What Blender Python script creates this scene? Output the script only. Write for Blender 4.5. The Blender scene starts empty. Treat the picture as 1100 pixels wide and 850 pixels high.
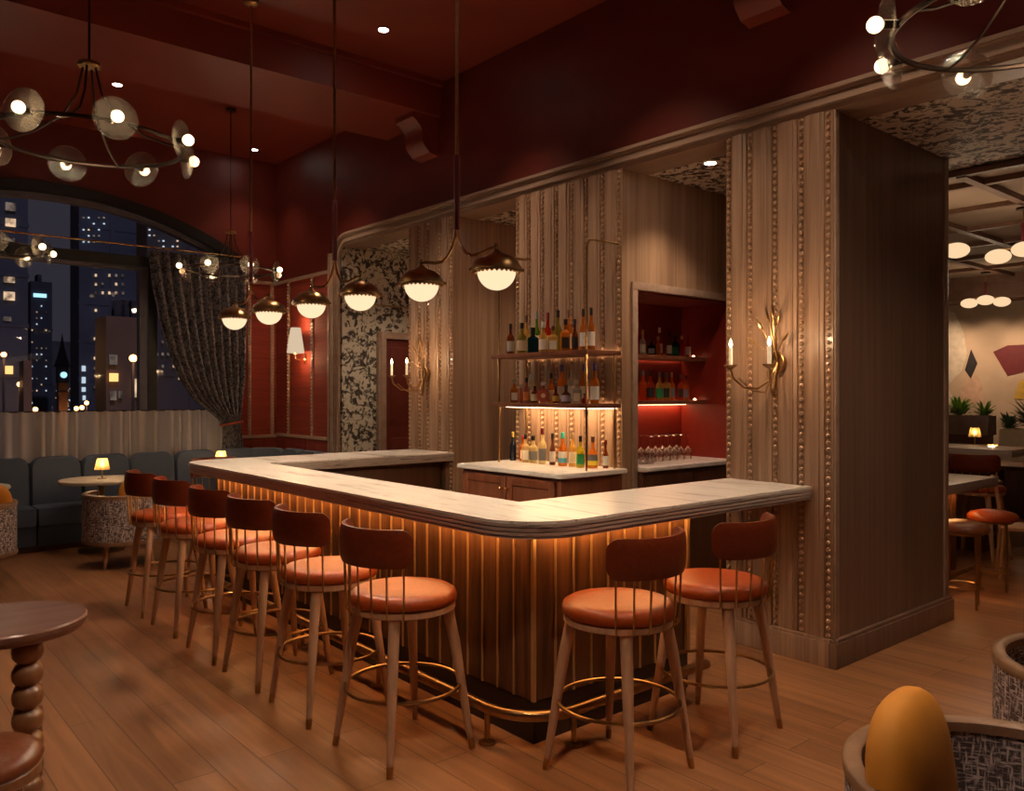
import bpy, bmesh, math, random
from mathutils import Vector, Matrix
random.seed(7)
S = bpy.context.scene
C = S.collection
PI = math.pi
sin, cos = math.sin, math.cos

# ------------------------------------------------------------------ materials
def newmat(name):
    m = bpy.data.materials.new(name); m.use_nodes = True
    nt = m.node_tree; nt.nodes.clear()
    out = nt.nodes.new('ShaderNodeOutputMaterial')
    return m, nt, out

def N(nt, t, **kw):
    n = nt.nodes.new(t)
    for k, v in kw.items():
        if k in n.inputs.keys(): n.inputs[k].default_value = v
        else: setattr(n, k, v)
    return n

def c4(c): return (c[0], c[1], c[2], 1)

def principled(nt, out, **kw):
    b = nt.nodes.new('ShaderNodeBsdfPrincipled')
    for k, v in kw.items(): b.inputs[k].default_value = v
    nt.links.new(b.outputs[0], out.inputs[0])
    return b

def plain(name, col, rough=0.5, metal=0.0, var=0.12, scale=12.0, bump=0.0, **kw):
    m, nt, out = newmat(name)
    b = principled(nt, out, Roughness=rough, Metallic=metal, **kw)
    tc = N(nt, 'ShaderNodeTexCoord'); no = N(nt, 'ShaderNodeTexNoise', Scale=scale, Detail=4.0)
    nt.links.new(tc.outputs['Object'], no.inputs['Vector'])
    r = N(nt, 'ShaderNodeValToRGB')
    r.color_ramp.elements[0].position = .3; r.color_ramp.elements[1].position = .7
    r.color_ramp.elements[0].color = c4([x*(1-var) for x in col]); r.color_ramp.elements[1].color = c4([min(1, x*(1+var)) for x in col])
    nt.links.new(no.outputs['Fac'], r.inputs[0]); nt.links.new(r.outputs[0], b.inputs['Base Color'])
    if bump:
        bp = N(nt, 'ShaderNodeBump', Strength=bump, Distance=.01)
        nt.links.new(no.outputs['Fac'], bp.inputs['Height']); nt.links.new(bp.outputs[0], b.inputs['Normal'])
    return m

def wood(name, c1, c2, sc=(30, 30, 1.2), rough=0.45, coat=0.0, big=True, bump=.15):
    m, nt, out = newmat(name)
    b = principled(nt, out, Roughness=rough)
    b.inputs['Coat Weight'].default_value = coat
    tc = N(nt, 'ShaderNodeTexCoord'); mp = N(nt, 'ShaderNodeMapping'); mp.inputs['Scale'].default_value = sc
    nt.links.new(tc.outputs['Object'], mp.inputs[0])
    n1 = N(nt, 'ShaderNodeTexNoise', Scale=1.0, Detail=6.0, Roughness=.6, Distortion=.6)
    nt.links.new(mp.outputs[0], n1.inputs['Vector'])
    mp2 = N(nt, 'ShaderNodeMapping'); mp2.inputs['Scale'].default_value = [s*.22 for s in sc]
    nt.links.new(tc.outputs['Object'], mp2.inputs[0])
    n2 = N(nt, 'ShaderNodeTexNoise', Scale=1.0, Detail=3.0, Distortion=1.2)
    nt.links.new(mp2.outputs[0], n2.inputs['Vector'])
    mx = N(nt, 'ShaderNodeMix'); mx.data_type = 'FLOAT'; mx.inputs[0].default_value = .45
    nt.links.new(n1.outputs['Fac'], mx.inputs[2]); nt.links.new(n2.outputs['Fac'], mx.inputs[3])
    r = N(nt, 'ShaderNodeValToRGB'); r.color_ramp.elements[0].position = .36; r.color_ramp.elements[1].position = .64
    r.color_ramp.elements[0].color = c4(c1); r.color_ramp.elements[1].color = c4(c2)
    nt.links.new(mx.outputs[0], r.inputs[0]); nt.links.new(r.outputs[0], b.inputs['Base Color'])
    if bump:
        bp = N(nt, 'ShaderNodeBump', Strength=bump, Distance=.004)
        nt.links.new(n1.outputs['Fac'], bp.inputs['Height']); nt.links.new(bp.outputs[0], b.inputs['Normal'])
    return m

def marble(name, base, vein, dark, sc=(9, 1.1, 9), rough=.18, rot=0.0):
    m, nt, out = newmat(name)
    b = principled(nt, out, Roughness=rough)
    tc = N(nt, 'ShaderNodeTexCoord'); mp = N(nt, 'ShaderNodeMapping'); mp.inputs['Scale'].default_value = sc; mp.inputs['Rotation'].default_value = (0, 0, rot)
    nt.links.new(tc.outputs['Object'], mp.inputs[0])
    n1 = N(nt, 'ShaderNodeTexNoise', Scale=1.0, Detail=8.0, Roughness=.65, Distortion=1.4)
    nt.links.new(mp.outputs[0], n1.inputs['Vector'])
    r = N(nt, 'ShaderNodeValToRGB'); e = r.color_ramp.elements
    e[0].position = .27; e[0].color = c4(dark); e[1].position = .37; e[1].color = c4(vein)
    x = e.new(.45); x.color = c4(base); x = e.new(.62); x.color = c4([min(1, v*1.08) for v in base]); x = e.new(.75); x.color = c4(vein)
    nt.links.new(n1.outputs['Fac'], r.inputs[0]); nt.links.new(r.outputs[0], b.inputs['Base Color'])
    return m

def emis(name, col, st):
    m, nt, out = newmat(name)
    e = N(nt, 'ShaderNodeEmission', Strength=st); e.inputs[0].default_value = c4(col)
    nt.links.new(e.outputs[0], out.inputs[0]); return m

def emis_tex(name, col, st, sc):
    m, nt, out = newmat(name)
    tc = N(nt, 'ShaderNodeTexCoord'); n = N(nt, 'ShaderNodeTexNoise', Scale=sc, Detail=2.0); nt.links.new(tc.outputs['Object'], n.inputs['Vector'])
    r = N(nt, 'ShaderNodeMapRange'); r.inputs[1].default_value = .38; r.inputs[2].default_value = .62; r.inputs[3].default_value = .25*st; r.inputs[4].default_value = 1.7*st
    nt.links.new(n.outputs['Fac'], r.inputs[0])
    e = N(nt, 'ShaderNodeEmission'); e.inputs[0].default_value = c4(col); nt.links.new(r.outputs[0], e.inputs[1])
    nt.links.new(e.outputs[0], out.inputs[0]); return m

def wallpaper(name, bg, fg, sc):
    m, nt, out = newmat(name)
    b = principled(nt, out, Roughness=.75)
    tc = N(nt, 'ShaderNodeTexCoord'); mp = N(nt, 'ShaderNodeMapping'); mp.inputs['Scale'].default_value = (sc,)*3
    nt.links.new(tc.outputs['Object'], mp.inputs[0])
    n1 = N(nt, 'ShaderNodeTexNoise', Scale=.9, Detail=6.0, Roughness=.62, Distortion=1.9)
    v = N(nt, 'ShaderNodeTexVoronoi', Scale=2.1); v.feature = 'SMOOTH_F1'
    wv = N(nt, 'ShaderNodeTexNoise', Scale=3.0, Detail=2.0)
    ad = N(nt, 'ShaderNodeVectorMath'); ad.operation = 'ADD'
    nt.links.new(mp.outputs[0], wv.inputs['Vector']); nt.links.new(mp.outputs[0], ad.inputs[0]); nt.links.new(wv.outputs['Color'], ad.inputs[1])
    nt.links.new(ad.outputs[0], v.inputs['Vector']); nt.links.new(mp.outputs[0], n1.inputs['Vector'])
    mx = N(nt, 'ShaderNodeMath'); mx.operation = 'MULTIPLY_ADD'; mx.inputs[1].default_value = -.34
    nt.links.new(v.outputs['Distance'], mx.inputs[0]); nt.links.new(n1.outputs['Fac'], mx.inputs[2])
    r = N(nt, 'ShaderNodeValToRGB'); e = r.color_ramp.elements
    e[0].position = .275; e[0].color = c4(bg); e[1].position = .37; e[1].color = c4(fg)
    x = e.new(.33); x.color = c4([(a+q)*.35 for a, q in zip(bg, fg)])
    nt.links.new(mx.outputs[0], r.inputs[0]); nt.links.new(r.outputs[0], b.inputs['Base Color'])
    return m

def floor_mat():
    m, nt, out = newmat('oak_floor')
    b = principled(nt, out, Roughness=.34)
    tc = N(nt, 'ShaderNodeTexCoord'); mp = N(nt, 'ShaderNodeMapping'); mp.inputs['Rotation'].default_value = (0, 0, PI/2)
    nt.links.new(tc.outputs['Object'], mp.inputs[0])
    br = N(nt, 'ShaderNodeTexBrick', Scale=1.0); br.inputs['Brick Width'].default_value = 1.5; br.inputs['Row Height'].default_value = .19
    br.inputs['Mortar Size'].default_value = .0035; br.inputs['Mortar Smooth'].default_value = .3; br.offset = .37; br.inputs['Bias'].default_value = 0
    br.inputs['Color1'].default_value = (.38, .170, .072, 1); br.inputs['Color2'].default_value = (.28, .120, .050, 1); br.inputs['Mortar'].default_value = (.15, .062, .029, 1)
    nt.links.new(mp.outputs[0], br.inputs['Vector'])
    mp2 = N(nt, 'ShaderNodeMapping'); mp2.inputs['Scale'].default_value = (14, .9, 1)
    nt.links.new(tc.outputs['Object'], mp2.inputs[0])
    n1 = N(nt, 'ShaderNodeTexNoise', Scale=1.0, Detail=6.0, Distortion=.8); nt.links.new(mp2.outputs[0], n1.inputs['Vector'])
    r = N(nt, 'ShaderNodeValToRGB'); r.color_ramp.elements[0].position = .3; r.color_ramp.elements[1].position = .7
    r.color_ramp.elements[0].color = (.68, .64, .6, 1); r.color_ramp.elements[1].color = (1.12, 1.12, 1.12, 1)
    nt.links.new(n1.outputs['Fac'], r.inputs[0])
    mx = N(nt, 'ShaderNodeMix'); mx.data_type = 'RGBA'; mx.blend_type = 'MULTIPLY'; mx.inputs[0].default_value = 1
    nt.links.new(br.outputs['Color'], mx.inputs[6]); nt.links.new(r.outputs[0], mx.inputs[7]); nt.links.new(mx.outputs[2], b.inputs['Base Color'])
    n3 = N(nt, 'ShaderNodeTexNoise', Scale=1.7, Detail=3.0); nt.links.new(tc.outputs['Object'], n3.inputs['Vector'])
    rr = N(nt, 'ShaderNodeMapRange'); rr.inputs[3].default_value = .24; rr.inputs[4].default_value = .5
    nt.links.new(n3.outputs['Fac'], rr.inputs[0]); nt.links.new(rr.outputs[0], b.inputs['Roughness'])
    bp = N(nt, 'ShaderNodeBump', Strength=.2, Distance=.002); nt.links.new(br.outputs['Fac'], bp.inputs['Height']); bp.invert = True
    nt.links.new(bp.outputs[0], b.inputs['Normal'])
    return m

def tweed_mat():
    m, nt, out = newmat('tweed')
    b = principled(nt, out, Roughness=.9)
    tc = N(nt, 'ShaderNodeTexCoord')
    cols = []
    for sc in ((28, 28, 150), (140, 140, 22)):
        mp = N(nt, 'ShaderNodeMapping'); mp.inputs['Scale'].default_value = sc; nt.links.new(tc.outputs['Object'], mp.inputs[0])
        n = N(nt, 'ShaderNodeTexNoise', Scale=1.0, Detail=3.0); nt.links.new(mp.outputs[0], n.inputs['Vector']); cols.append(n)
    mx = N(nt, 'ShaderNodeMath'); mx.operation = 'MAXIMUM'
    nt.links.new(cols[0].outputs['Fac'], mx.inputs[0]); nt.links.new(cols[1].outputs['Fac'], mx.inputs[1])
    r = N(nt, 'ShaderNodeValToRGB'); r.color_ramp.elements[0].position = .50; r.color_ramp.elements[1].position = .66
    r.color_ramp.elements[0].color = (.075, .05, .055, 1); r.color_ramp.elements[1].color = (.62, .52, .50, 1)
    nt.links.new(mx.outputs[0], r.inputs[0]); nt.links.new(r.outputs[0], b.inputs['Base Color'])
    return m

def sheer_mat():
    m, nt, out = newmat('sheer_curtain')
    t = N(nt, 'ShaderNodeBsdfTransparent'); d = N(nt, 'ShaderNodeBsdfDiffuse'); tl = N(nt, 'ShaderNodeBsdfTranslucent')
    d.inputs[0].default_value = (.92, .82, .72, 1); tl.inputs[0].default_value = (.9, .8, .7, 1)
    a = N(nt, 'ShaderNodeMixShader'); a.inputs[0].default_value = .5
    nt.links.new(d.outputs[0], a.inputs[1]); nt.links.new(tl.outputs[0], a.inputs[2])
    c = N(nt, 'ShaderNodeMixShader'); c.inputs[0].default_value = .72
    lw = N(nt, 'ShaderNodeLayerWeight', Blend=.4); mr = N(nt, 'ShaderNodeMapRange'); mr.inputs[2].default_value = .85; mr.inputs[3].default_value = .50; mr.inputs[4].default_value = .97
    nt.links.new(lw.outputs['Facing'], mr.inputs[0]); nt.links.new(mr.outputs[0], c.inputs[0])
    nt.links.new(t.outputs[0], c.inputs[1]); nt.links.new(a.outputs[0], c.inputs[2]); nt.links.new(c.outputs[0], out.inputs[0])
    return m

def glass_mat(name, tint=(1, 1, 1), refl=.12, rough=.03, speck=False, fk=.6):
    m, nt, out = newmat(name)
    t = N(nt, 'ShaderNodeBsdfTransparent'); t.inputs[0].default_value = c4(tint)
    g = N(nt, 'ShaderNodeBsdfGlossy', Roughness=rough)
    fr = N(nt, 'ShaderNodeLayerWeight', Blend=.35)
    ml = N(nt, 'ShaderNodeMath'); ml.operation = 'MULTIPLY_ADD'; ml.inputs[1].default_value = fk; ml.inputs[2].default_value = refl
    nt.links.new(fr.outputs['Fresnel'], ml.inputs[0])
    mx = N(nt, 'ShaderNodeMixShader'); nt.links.new(ml.outputs[0], mx.inputs[0]); nt.links.new(t.outputs[0], mx.inputs[1]); nt.links.new(g.outputs[0], mx.inputs[2])
    if speck:
        tc = N(nt, 'ShaderNodeTexCoord'); v = N(nt, 'ShaderNodeTexVoronoi', Scale=140.0); nt.links.new(tc.outputs['Object'], v.inputs['Vector'])
        bp = N(nt, 'ShaderNodeBump', Strength=.9, Distance=.004); nt.links.new(v.outputs['Distance'], bp.inputs['Height']); nt.links.new(bp.outputs[0], g.inputs['Normal'])
    nt.links.new(mx.outputs[0], out.inputs[0])
    return m

def bottle_mat(name, col, trans=.5):
    m, nt, out = newmat(name)
    b = principled(nt, out, Roughness=.07)
    b.inputs['Base Color'].default_value = c4([x*.8 for x in col]); b.inputs['Coat Weight'].default_value = .5
    t = N(nt, 'ShaderNodeBsdfTransparent'); t.inputs[0].default_value = c4([min(1, x**.40) for x in col])
    tl = N(nt, 'ShaderNodeBsdfTranslucent'); tl.inputs[0].default_value = c4(col)
    m1 = N(nt, 'ShaderNodeMixShader'); m1.inputs[0].default_value = .6
    nt.links.new(b.outputs[0], m1.inputs[1]); nt.links.new(tl.outputs[0], m1.inputs[2])
    fr = N(nt, 'ShaderNodeLayerWeight', Blend=.5)
    mr = N(nt, 'ShaderNodeMapRange'); mr.inputs[3].default_value = trans; mr.inputs[4].default_value = .05
    nt.links.new(fr.outputs['Facing'], mr.inputs[0])
    mx = N(nt, 'ShaderNodeMixShader'); nt.links.new(mr.outputs[0], mx.inputs[0])
    nt.links.new(m1.outputs[0], mx.inputs[1]); nt.links.new(t.outputs[0], mx.inputs[2]); nt.links.new(mx.outputs[0], out.inputs[0])
    return m

M = {}
M['floor'] = floor_mat()
M['red'] = plain('red_plaster', (.125, .0125, .005), .5, var=.10, scale=3)
M['redceil'] = plain('red_ceiling', (.20, .026, .011), .5, var=.08, scale=2)
M['redpanel'] = wood('red_grasscloth', (.14, .011, .004), (.24, .024, .007), (3, 3, 90), .78)
M['rednich'] = plain('niche_red', (.19, .014, .006), .45, var=.08)
M['panel'] = wood('limed_walnut', (.225, .128, .08), (.42, .262, .175), (42, 42, 1.0), .4)
M['veneer'] = wood('walnut_veneer', (.22, .122, .07), (.45, .275, .17), (26, 26, .55), .3, coat=.12)
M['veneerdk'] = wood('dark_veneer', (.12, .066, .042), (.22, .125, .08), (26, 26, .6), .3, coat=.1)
M['trimwood'] = wood('trim_wood', (.27, .17, .125), (.40, .27, .20), (12, 1.2, 12), .35)
M['bead'] = plain('bead_wood', (.46, .29, .19), .32, scale=60)
M['barwood'] = wood('bar_walnut', (.045, .016, .006), (.21, .084, .032), (22, 22, 1.6), .38)
M['plinth'] = plain('plinth_black', (.022, .010, .007), .45)
M['darkwood'] = wood('dark_wood', (.07, .028, .015), (.15, .06, .03), (20, 20, 1.6), .4)
M['cabwood'] = wood('cabinet_wood', (.15, .045, .022), (.27, .09, .042), (18, 18, 1.6), .4)
M['legwood'] = wood('oak_leg', (.40, .215, .125), (.56, .33, .205), (40, 40, 4), .42)
M['tubwood'] = wood('tub_rim_wood', (.17, .085, .042), (.28, .15, .08), (12, 12, 12), .42)
M['tablewood'] = wood('round_table_wood', (.17, .075, .05), (.31, .155, .115), (2.2, 26, 10), .28, coat=.2)
M['bobbin'] = wood('bobbin_wood', (.17, .068, .03), (.30, .135, .06), (20, 20, 5), .28, coat=.3)
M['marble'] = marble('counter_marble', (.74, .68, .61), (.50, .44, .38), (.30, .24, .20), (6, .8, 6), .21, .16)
M['marbleedge'] = marble('counter_edge_shaded', (.42, .33, .28), (.22, .16, .145), (.08, .05, .05), (4, 1.6, 55), .3)  # same stone as the top, with the edge's shade darkened into its colour
M['white'] = marble('white_stone', (.80, .76, .72), (.72, .68, .64), (.6, .55, .5), (4, 4, 4), .2)
M['leather'] = plain('tan_leather', (.33, .055, .009), .38, var=.14, scale=45, bump=.12, **{'Specular IOR Level': .3})
M['leatherdk'] = plain('chestnut_leather', (.165, .026, .007), .36, var=.15, scale=45, bump=.12)
M['brownleather'] = plain('brown_leather', (.20, .06, .025), .33, var=.15, scale=30, bump=.15)
M['strip'] = plain('satin_brass_strip', (.47, .27, .115), .4, .25, var=.08, scale=20)
M['brass'] = plain('brass', (.78, .53, .24), .24, 1.0, var=.06, scale=20)
M['agedbrass'] = plain('aged_brass', (.44, .27, .12), .30, 1.0, var=.15, scale=30)
M['bronze'] = plain('dark_bronze', (.055, .035, .025), .35, .8, var=.1)
M['sleeve'] = plain('oxblood_leather', (.17, .025, .035), .4)
M['blue'] = plain('blue_velvet', (.062, .080, .118), .8, var=.08, scale=8, bump=.05)
M['bluedk'] = plain('blue_velvet_base', (.036, .047, .07), .8, var=.08)
M['mustard'] = plain('mustard_velvet', (.62, .24, .022), .75, var=.06, scale=10)
M['tweed'] = tweed_mat()
M['wall_tan'] = plain('tan_plaster', (.42, .28, .18), .8, var=.14, scale=2)
M['coffer'] = plain('coffer_plaster', (.36, .25, .175), .8, var=.05, scale=2)
M['cofferbeam'] = wood('coffer_beam', (.14, .07, .04), (.22, .11, .07), (8, 8, 8), .5)
M['paper'] = wallpaper('floral_paper', (.052, .034, .024), (.60, .53, .42), 8.5)
M['paperceil'] = wallpaper('floral_ceiling_paper', (.075, .045, .032), (.84, .76, .66), 9)  # leaf colour lightened to carry the light bounced onto the soffit
M['door'] = plain('oxblood_door', (.13, .022, .014), .4)
M['drape'] = wallpaper('drape_fabric', (.030, .028, .036), (.20, .17, .175), 17)
M['sheer'] = sheer_mat()
M['frame'] = plain('black_frame', (.010, .008, .009), .45)
M['framegrey'] = plain('grey_frame', (.10, .085, .11), .5)
M['pane'] = glass_mat('window_glass', (.94, .95, 1), .004, .02, fk=.12)
M['disc'] = glass_mat('hammered_glass', (.90, .82, .76), .09, .16, True, .4)
M['wineglass'] = glass_mat('clear_glass', (.96, .95, .95), .14, .03)
M['lampglass'] = glass_mat('amber_lamp_glass', (1, .86, .6), .12, .1)
nt_ = M['lampglass'].node_tree; o_ = [n for n in nt_.nodes if n.type == 'OUTPUT_MATERIAL'][0]; src = o_.inputs[0].links[0].from_socket
tl_ = nt_.nodes.new('ShaderNodeBsdfTranslucent'); tl_.inputs[0].default_value = (1, .75, .4, 1); mx_ = nt_.nodes.new('ShaderNodeMixShader'); mx_.inputs[0].default_value = .4
nt_.links.new(src, mx_.inputs[1]); nt_.links.new(tl_.outputs[0], mx_.inputs[2]); nt_.links.new(mx_.outputs[0], o_.inputs[0])
M['opal'] = emis('opal_glass_lit', (1, .69, .42), .80)
M['bulb'] = emis('bulb_lit', (1, .72, .38), 4)
M['flame'] = emis('flame_lit', (1, .72, .36), 12)
M['led'] = emis('led_strip', (1, .50, .17), 19)
M['ledwarm'] = emis('led_shelf', (1, .66, .34), 8)
M['ledred'] = emis('led_niche', (1, .52, .25), 8)
M['shade'] = emis('lit_linen_shade', (1, .76, .52), .46)
M['down'] = emis('downlight_lit', (1, .86, .74), 30)
M['ball'] = emis('globe_lit', (1, .68, .39), .66)
M['candle'] = plain('ivory_candle', (.9, .78, .6), .5, **{'Emission Color': (1, .7, .4, 1), 'Emission Strength': .25})
M['leaf'] = plain('leaf', (.26, .46, .06), .5, var=.4, scale=9)
M['leafdk'] = plain('leaf_grey_green', (.10, .17, .10), .5, var=.3, scale=9)
M['mauve'] = plain('mauve_planter', (.23, .15, .125), .6)
M['cream'] = plain('cream_planter', (.60, .50, .38), .6)
M['inlay_red'] = plain('mural_red', (.11, .006, .006), .6)
M['inlay_dark'] = plain('mural_maroon', (.014, .006, .005), .6)
M['inlay_yellow'] = plain('mural_yellow', (.45, .25, .03), .6)
M['inlay_light'] = plain('mural_pale', (.52, .40, .29), .7)
M['inlay_peach'] = plain('mural_peach', (.46, .27, .17), .7)

# ------------------------------------------------------------------ mesh builder
class MB:
    def __init__(s): s.bm = bmesh.new()
    def add(s, verts, faces):
        vs = [s.bm.verts.new(v) for v in verts]
        for f in faces:
            try: s.bm.faces.new([vs[i] for i in f])
            except ValueError: pass
        return vs
    def box(s, x0, x1, y0, y1, z0, z1, bev=0.0, rot=None, piv=None):
        b = bmesh.new(); bmesh.ops.create_cube(b, size=1)
        for v in b.verts: v.co = Vector(((x0+x1)/2 + v.co.x*(x1-x0), (y0+y1)/2 + v.co.y*(y1-y0), (z0+z1)/2 + v.co.z*(z1-z0)))
        if bev: bmesh.ops.bevel(b, geom=list(b.edges), offset=bev, segments=2, affect='EDGES', profile=.6)
        if rot is not None:
            p = Vector(piv or ((x0+x1)/2, (y0+y1)/2, (z0+z1)/2))
            for v in b.verts: v.co = rot @ (v.co-p) + p
        s.merge(b); return s
    def merge(s, b):
        b.verts.index_update(); s.add([v.co.copy() for v in b.verts], [[v.index for v in f.verts] for f in b.faces]); b.free()
    def tube(s, pts, r, seg=10, closed=False, cap=True):
        pts = [Vector(p) for p in pts]; n = len(pts)
        rr = r if isinstance(r, (list, tuple)) else [r]*n
        rings = []; up = None
        for i, p in enumerate(pts):
            a = pts[(i-1) % n] if (closed or i > 0) else p; b = pts[(i+1) % n] if (closed or i < n-1) else p
            t = (b-a).normalized()
            if up is None: up = Vector((0, 0, 1)) if abs(t.z) < .9 else Vector((1, 0, 0))
            u = (up - t*up.dot(t)); u = u.normalized() if u.length > 1e-6 else t.orthogonal().normalized()
            w = t.cross(u); up = u
            rings.append([s.bm.verts.new(p + (u*cos(2*PI*k/seg)+w*sin(2*PI*k/seg))*rr[i]) for k in range(seg)])
        m = n if closed else n-1
        for i in range(m):
            A, B = rings[i], rings[(i+1) % n]
            for k in range(seg): s.bm.faces.new([A[k], A[(k+1) % seg], B[(k+1) % seg], B[k]])
        if cap and not closed: s.bm.faces.new(rings[0][::-1]); s.bm.faces.new(rings[-1])
        return s
    def lathe(s, prof, c=(0, 0, 0), seg=24, a0=0, a1=2*PI, sq=None):
        full = abs(a1-a0-2*PI) < 1e-6; n = seg if full else seg+1
        rings = []
        for r, z in prof:
            if r < 1e-6 and full: rings.append([s.bm.verts.new((c[0], c[1], c[2]+z))]); continue
            ring = []
            for k in range(n):
                a = a0+(a1-a0)*k/seg; x, y = cos(a), sin(a)
                if sq:
                    q = (abs(x)**sq+abs(y)**sq)**(1/sq); x, y = x/q, y/q
                ring.append(s.bm.verts.new((c[0]+r*x, c[1]+r*y, c[2]+z)))
            rings.append(ring)
        for A, B in zip(rings, rings[1:]):
            for k in range(seg):
                k2 = (k+1) % n
                if len(A) == 1 and len(B) == 1: continue
                if len(A) == 1: f = [A[0], B[k2], B[k]]
                elif len(B) == 1: f = [A[k], A[k2], B[0]]
                else: f = [A[k], A[k2], B[k2], B[k]]
                try: s.bm.faces.new(f)
                except ValueError: pass
        return s
    def prism(s, poly, z0, z1, axis='z', off=0.0):
        n = len(poly)
        def P(a, b, h):
            return {'z': (a, b, h), 'x': (h, a, b), 'y': (a, h, b)}[axis]
        A = [s.bm.verts.new(P(a, b, z0)) for a, b in poly]; B = [s.bm.verts.new(P(a, b, z1)) for a, b in poly]
        s.bm.faces.new(A[::-1]); s.bm.faces.new(B)
        for i in range(n): s.bm.faces.new([A[i], A[(i+1) % n], B[(i+1) % n], B[i]])
        return s
    def ball(s, c, r, sub=1, sc=(1, 1, 1)):
        b = bmesh.new(); bmesh.ops.create_icosphere(b, subdivisions=sub, radius=r)
        for v in b.verts: v.co = Vector((v.co.x*sc[0]+c[0], v.co.y*sc[1]+c[1], v.co.z*sc[2]+c[2]))
        s.merge(b); return s
    def grid(s, f, nu, nv):
        V = [[s.bm.verts.new(f(i/nu, j/nv)) for j in range(nv+1)] for i in range(nu+1)]
        for i in range(nu):
            for j in range(nv): s.bm.faces.new([V[i][j], V[i+1][j], V[i+1][j+1], V[i][j+1]])
        return s
    def build(s, name, mat, parent=None, smooth=True, angle=35):
        bmesh.ops.recalc_face_normals(s.bm, faces=list(s.bm.faces))
        me = bpy.data.meshes.new(name); s.bm.to_mesh(me); s.bm.free()
        me.materials.append(M[mat] if isinstance(mat, str) else mat)
        if smooth:
            for p in me.polygons: p.use_smooth = True
            me.set_sharp_from_angle(angle=math.radians(angle))
        o = bpy.data.objects.new(name, me); C.objects.link(o)
        if parent: o.parent = parent
        return o

def tag(o, label, cat, group=None, kind=None):
    o['label'] = label; o['category'] = cat
    if group: o['group'] = group
    if kind: o['kind'] = kind
    return o
def thing(name, label, cat, loc=(0, 0, 0), rz=0, group=None):
    o = bpy.data.objects.new(name, None); C.objects.link(o)
    o.location = loc; o.rotation_euler = (0, 0, rz); o.empty_display_size = .1
    return tag(o, label, cat, group)
def struct(o, label=None):
    o['kind'] = 'structure'
    if label: o['label'] = label
    return o
def dup(root, loc, rz, label, group=None):
    r = root.copy(); C.objects.link(r); r.location = loc; r.rotation_euler = (0, 0, rz)
    r['label'] = label
    if group: r['group'] = group
    for ch in root.children:
        c = ch.copy(); C.objects.link(c); c.parent = r
        for g in ch.children:
            d = g.copy(); C.objects.link(d); d.parent = c
    return r
def arc(cx, cy, r, a0, a1, n):
    return [(cx+r*cos(math.radians(a0+(a1-a0)*k/n)), cy+r*sin(math.radians(a0+(a1-a0)*k/n))) for k in range(n+1)]
def light(kind, name, loc, power, col, rad=.05, rot=(0, 0, 0), size=None, spot=None, blend=.5, parent=None):
    l = bpy.data.lights.new(name, kind); l.energy = power; l.color = col
    if kind in ('POINT', 'SPOT'): l.shadow_soft_size = rad
    if kind == 'AREA': l.shape = 'RECTANGLE'; l.size, l.size_y = size
    if kind == 'SPOT': l.spot_size = math.radians(spot); l.spot_blend = blend
    o = bpy.data.objects.new(name, l); C.objects.link(o); o.location = loc; o.rotation_euler = rot
    if parent: o.parent = parent
    return o
WARM = (1, .75, .50); AMB = (1, .48, .17)

# ------------------------------------------------------------------ room shell
FX = 4.65      # plane of the bar facade
CZ = 4.68      # ceiling
struct(MB().box(-5, 14, -4, 10.5, -.12, 0).build('floor', 'floor', smooth=False), 'brown oak plank floor laid lengthways along the bar')
struct(MB().box(-5, FX+.3, -4, 10.6, CZ, CZ+.15).build('ceiling', 'redceil', smooth=False), 'dark red plaster ceiling over the bar')
b = MB().box(-5, FX, 6.55, 7.55, 4.35, CZ)
b.box(-5, FX, 6.5, 7.6, CZ-.05, CZ-.001)
struct(b.build('beam', 'redceil', smooth=False), 'deep red ceiling beam crossing above the bar')
struct(MB().box(FX, FX+.3, -4, 10.3, 3.46, CZ).build('wall_upper', 'red', smooth=False), 'dark red upper wall above the moulded wooden trim')
# lower side wall with red panels
struct(MB().box(FX, FX+.3, 8.83, 10.3, 0, 3.46).build('wall_side', 'red', smooth=False), 'dark red side wall between drape and wooden arch leg')
# corbels under the beams
def corbel(y0, zt, n, lab):
    prof = [(FX, zt), (FX-.30, zt), (FX-.30, zt-.05), (FX-.26, zt-.07)]
    for k in range(9):
        a = k/8; prof.append((FX-.25+.13*a+.025*sin(a*2*PI), zt-.08-.26*a))
    prof += [(FX-.10, zt-.36), (FX, zt-.38)]
    o = MB().prism([(x, z) for x, z in prof], y0, y0+.30, 'y').build('trim_corbel', 'redceil', angle=30)
    o.name = 'trim_%d' % n; return struct(o, lab)
corbel(6.60, 4.35, 5, 'red scroll corbel under the beam end on the upper wall')
corbel(2.78, 4.35+.06, 6, 'red scroll corbel high on the upper wall above the pilasters')

# window wall with segmental arch
ACX, ACZ, AR = 2.0, -.26, 4.24
def archz(x, r=AR): return ACZ+math.sqrt(max(0, r*r-(x-ACX)**2))
WX0, WX1, WY = -.12, 4.12, 10.3
b = MB()
b.box(-5, WX0, WY, WY+.25, 0, CZ); b.box(WX1, FX+.3, WY, WY+.25, 0, CZ); b.box(WX0, WX1, WY, WY+.25, 0, .85)
n = 32
top = [(WX0+(WX1-WX0)*k/n) for k in range(n+1)]
for x0, x1 in zip(top, top[1:]):
    b.prism([(x0, archz(x0)), (x1, archz(x1)), (x1, CZ), (x0, CZ)], WY, WY+.25, 'y')
struct(b.build('wall_window', 'red', smooth=False), 'dark red wall around the arched window')
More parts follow.
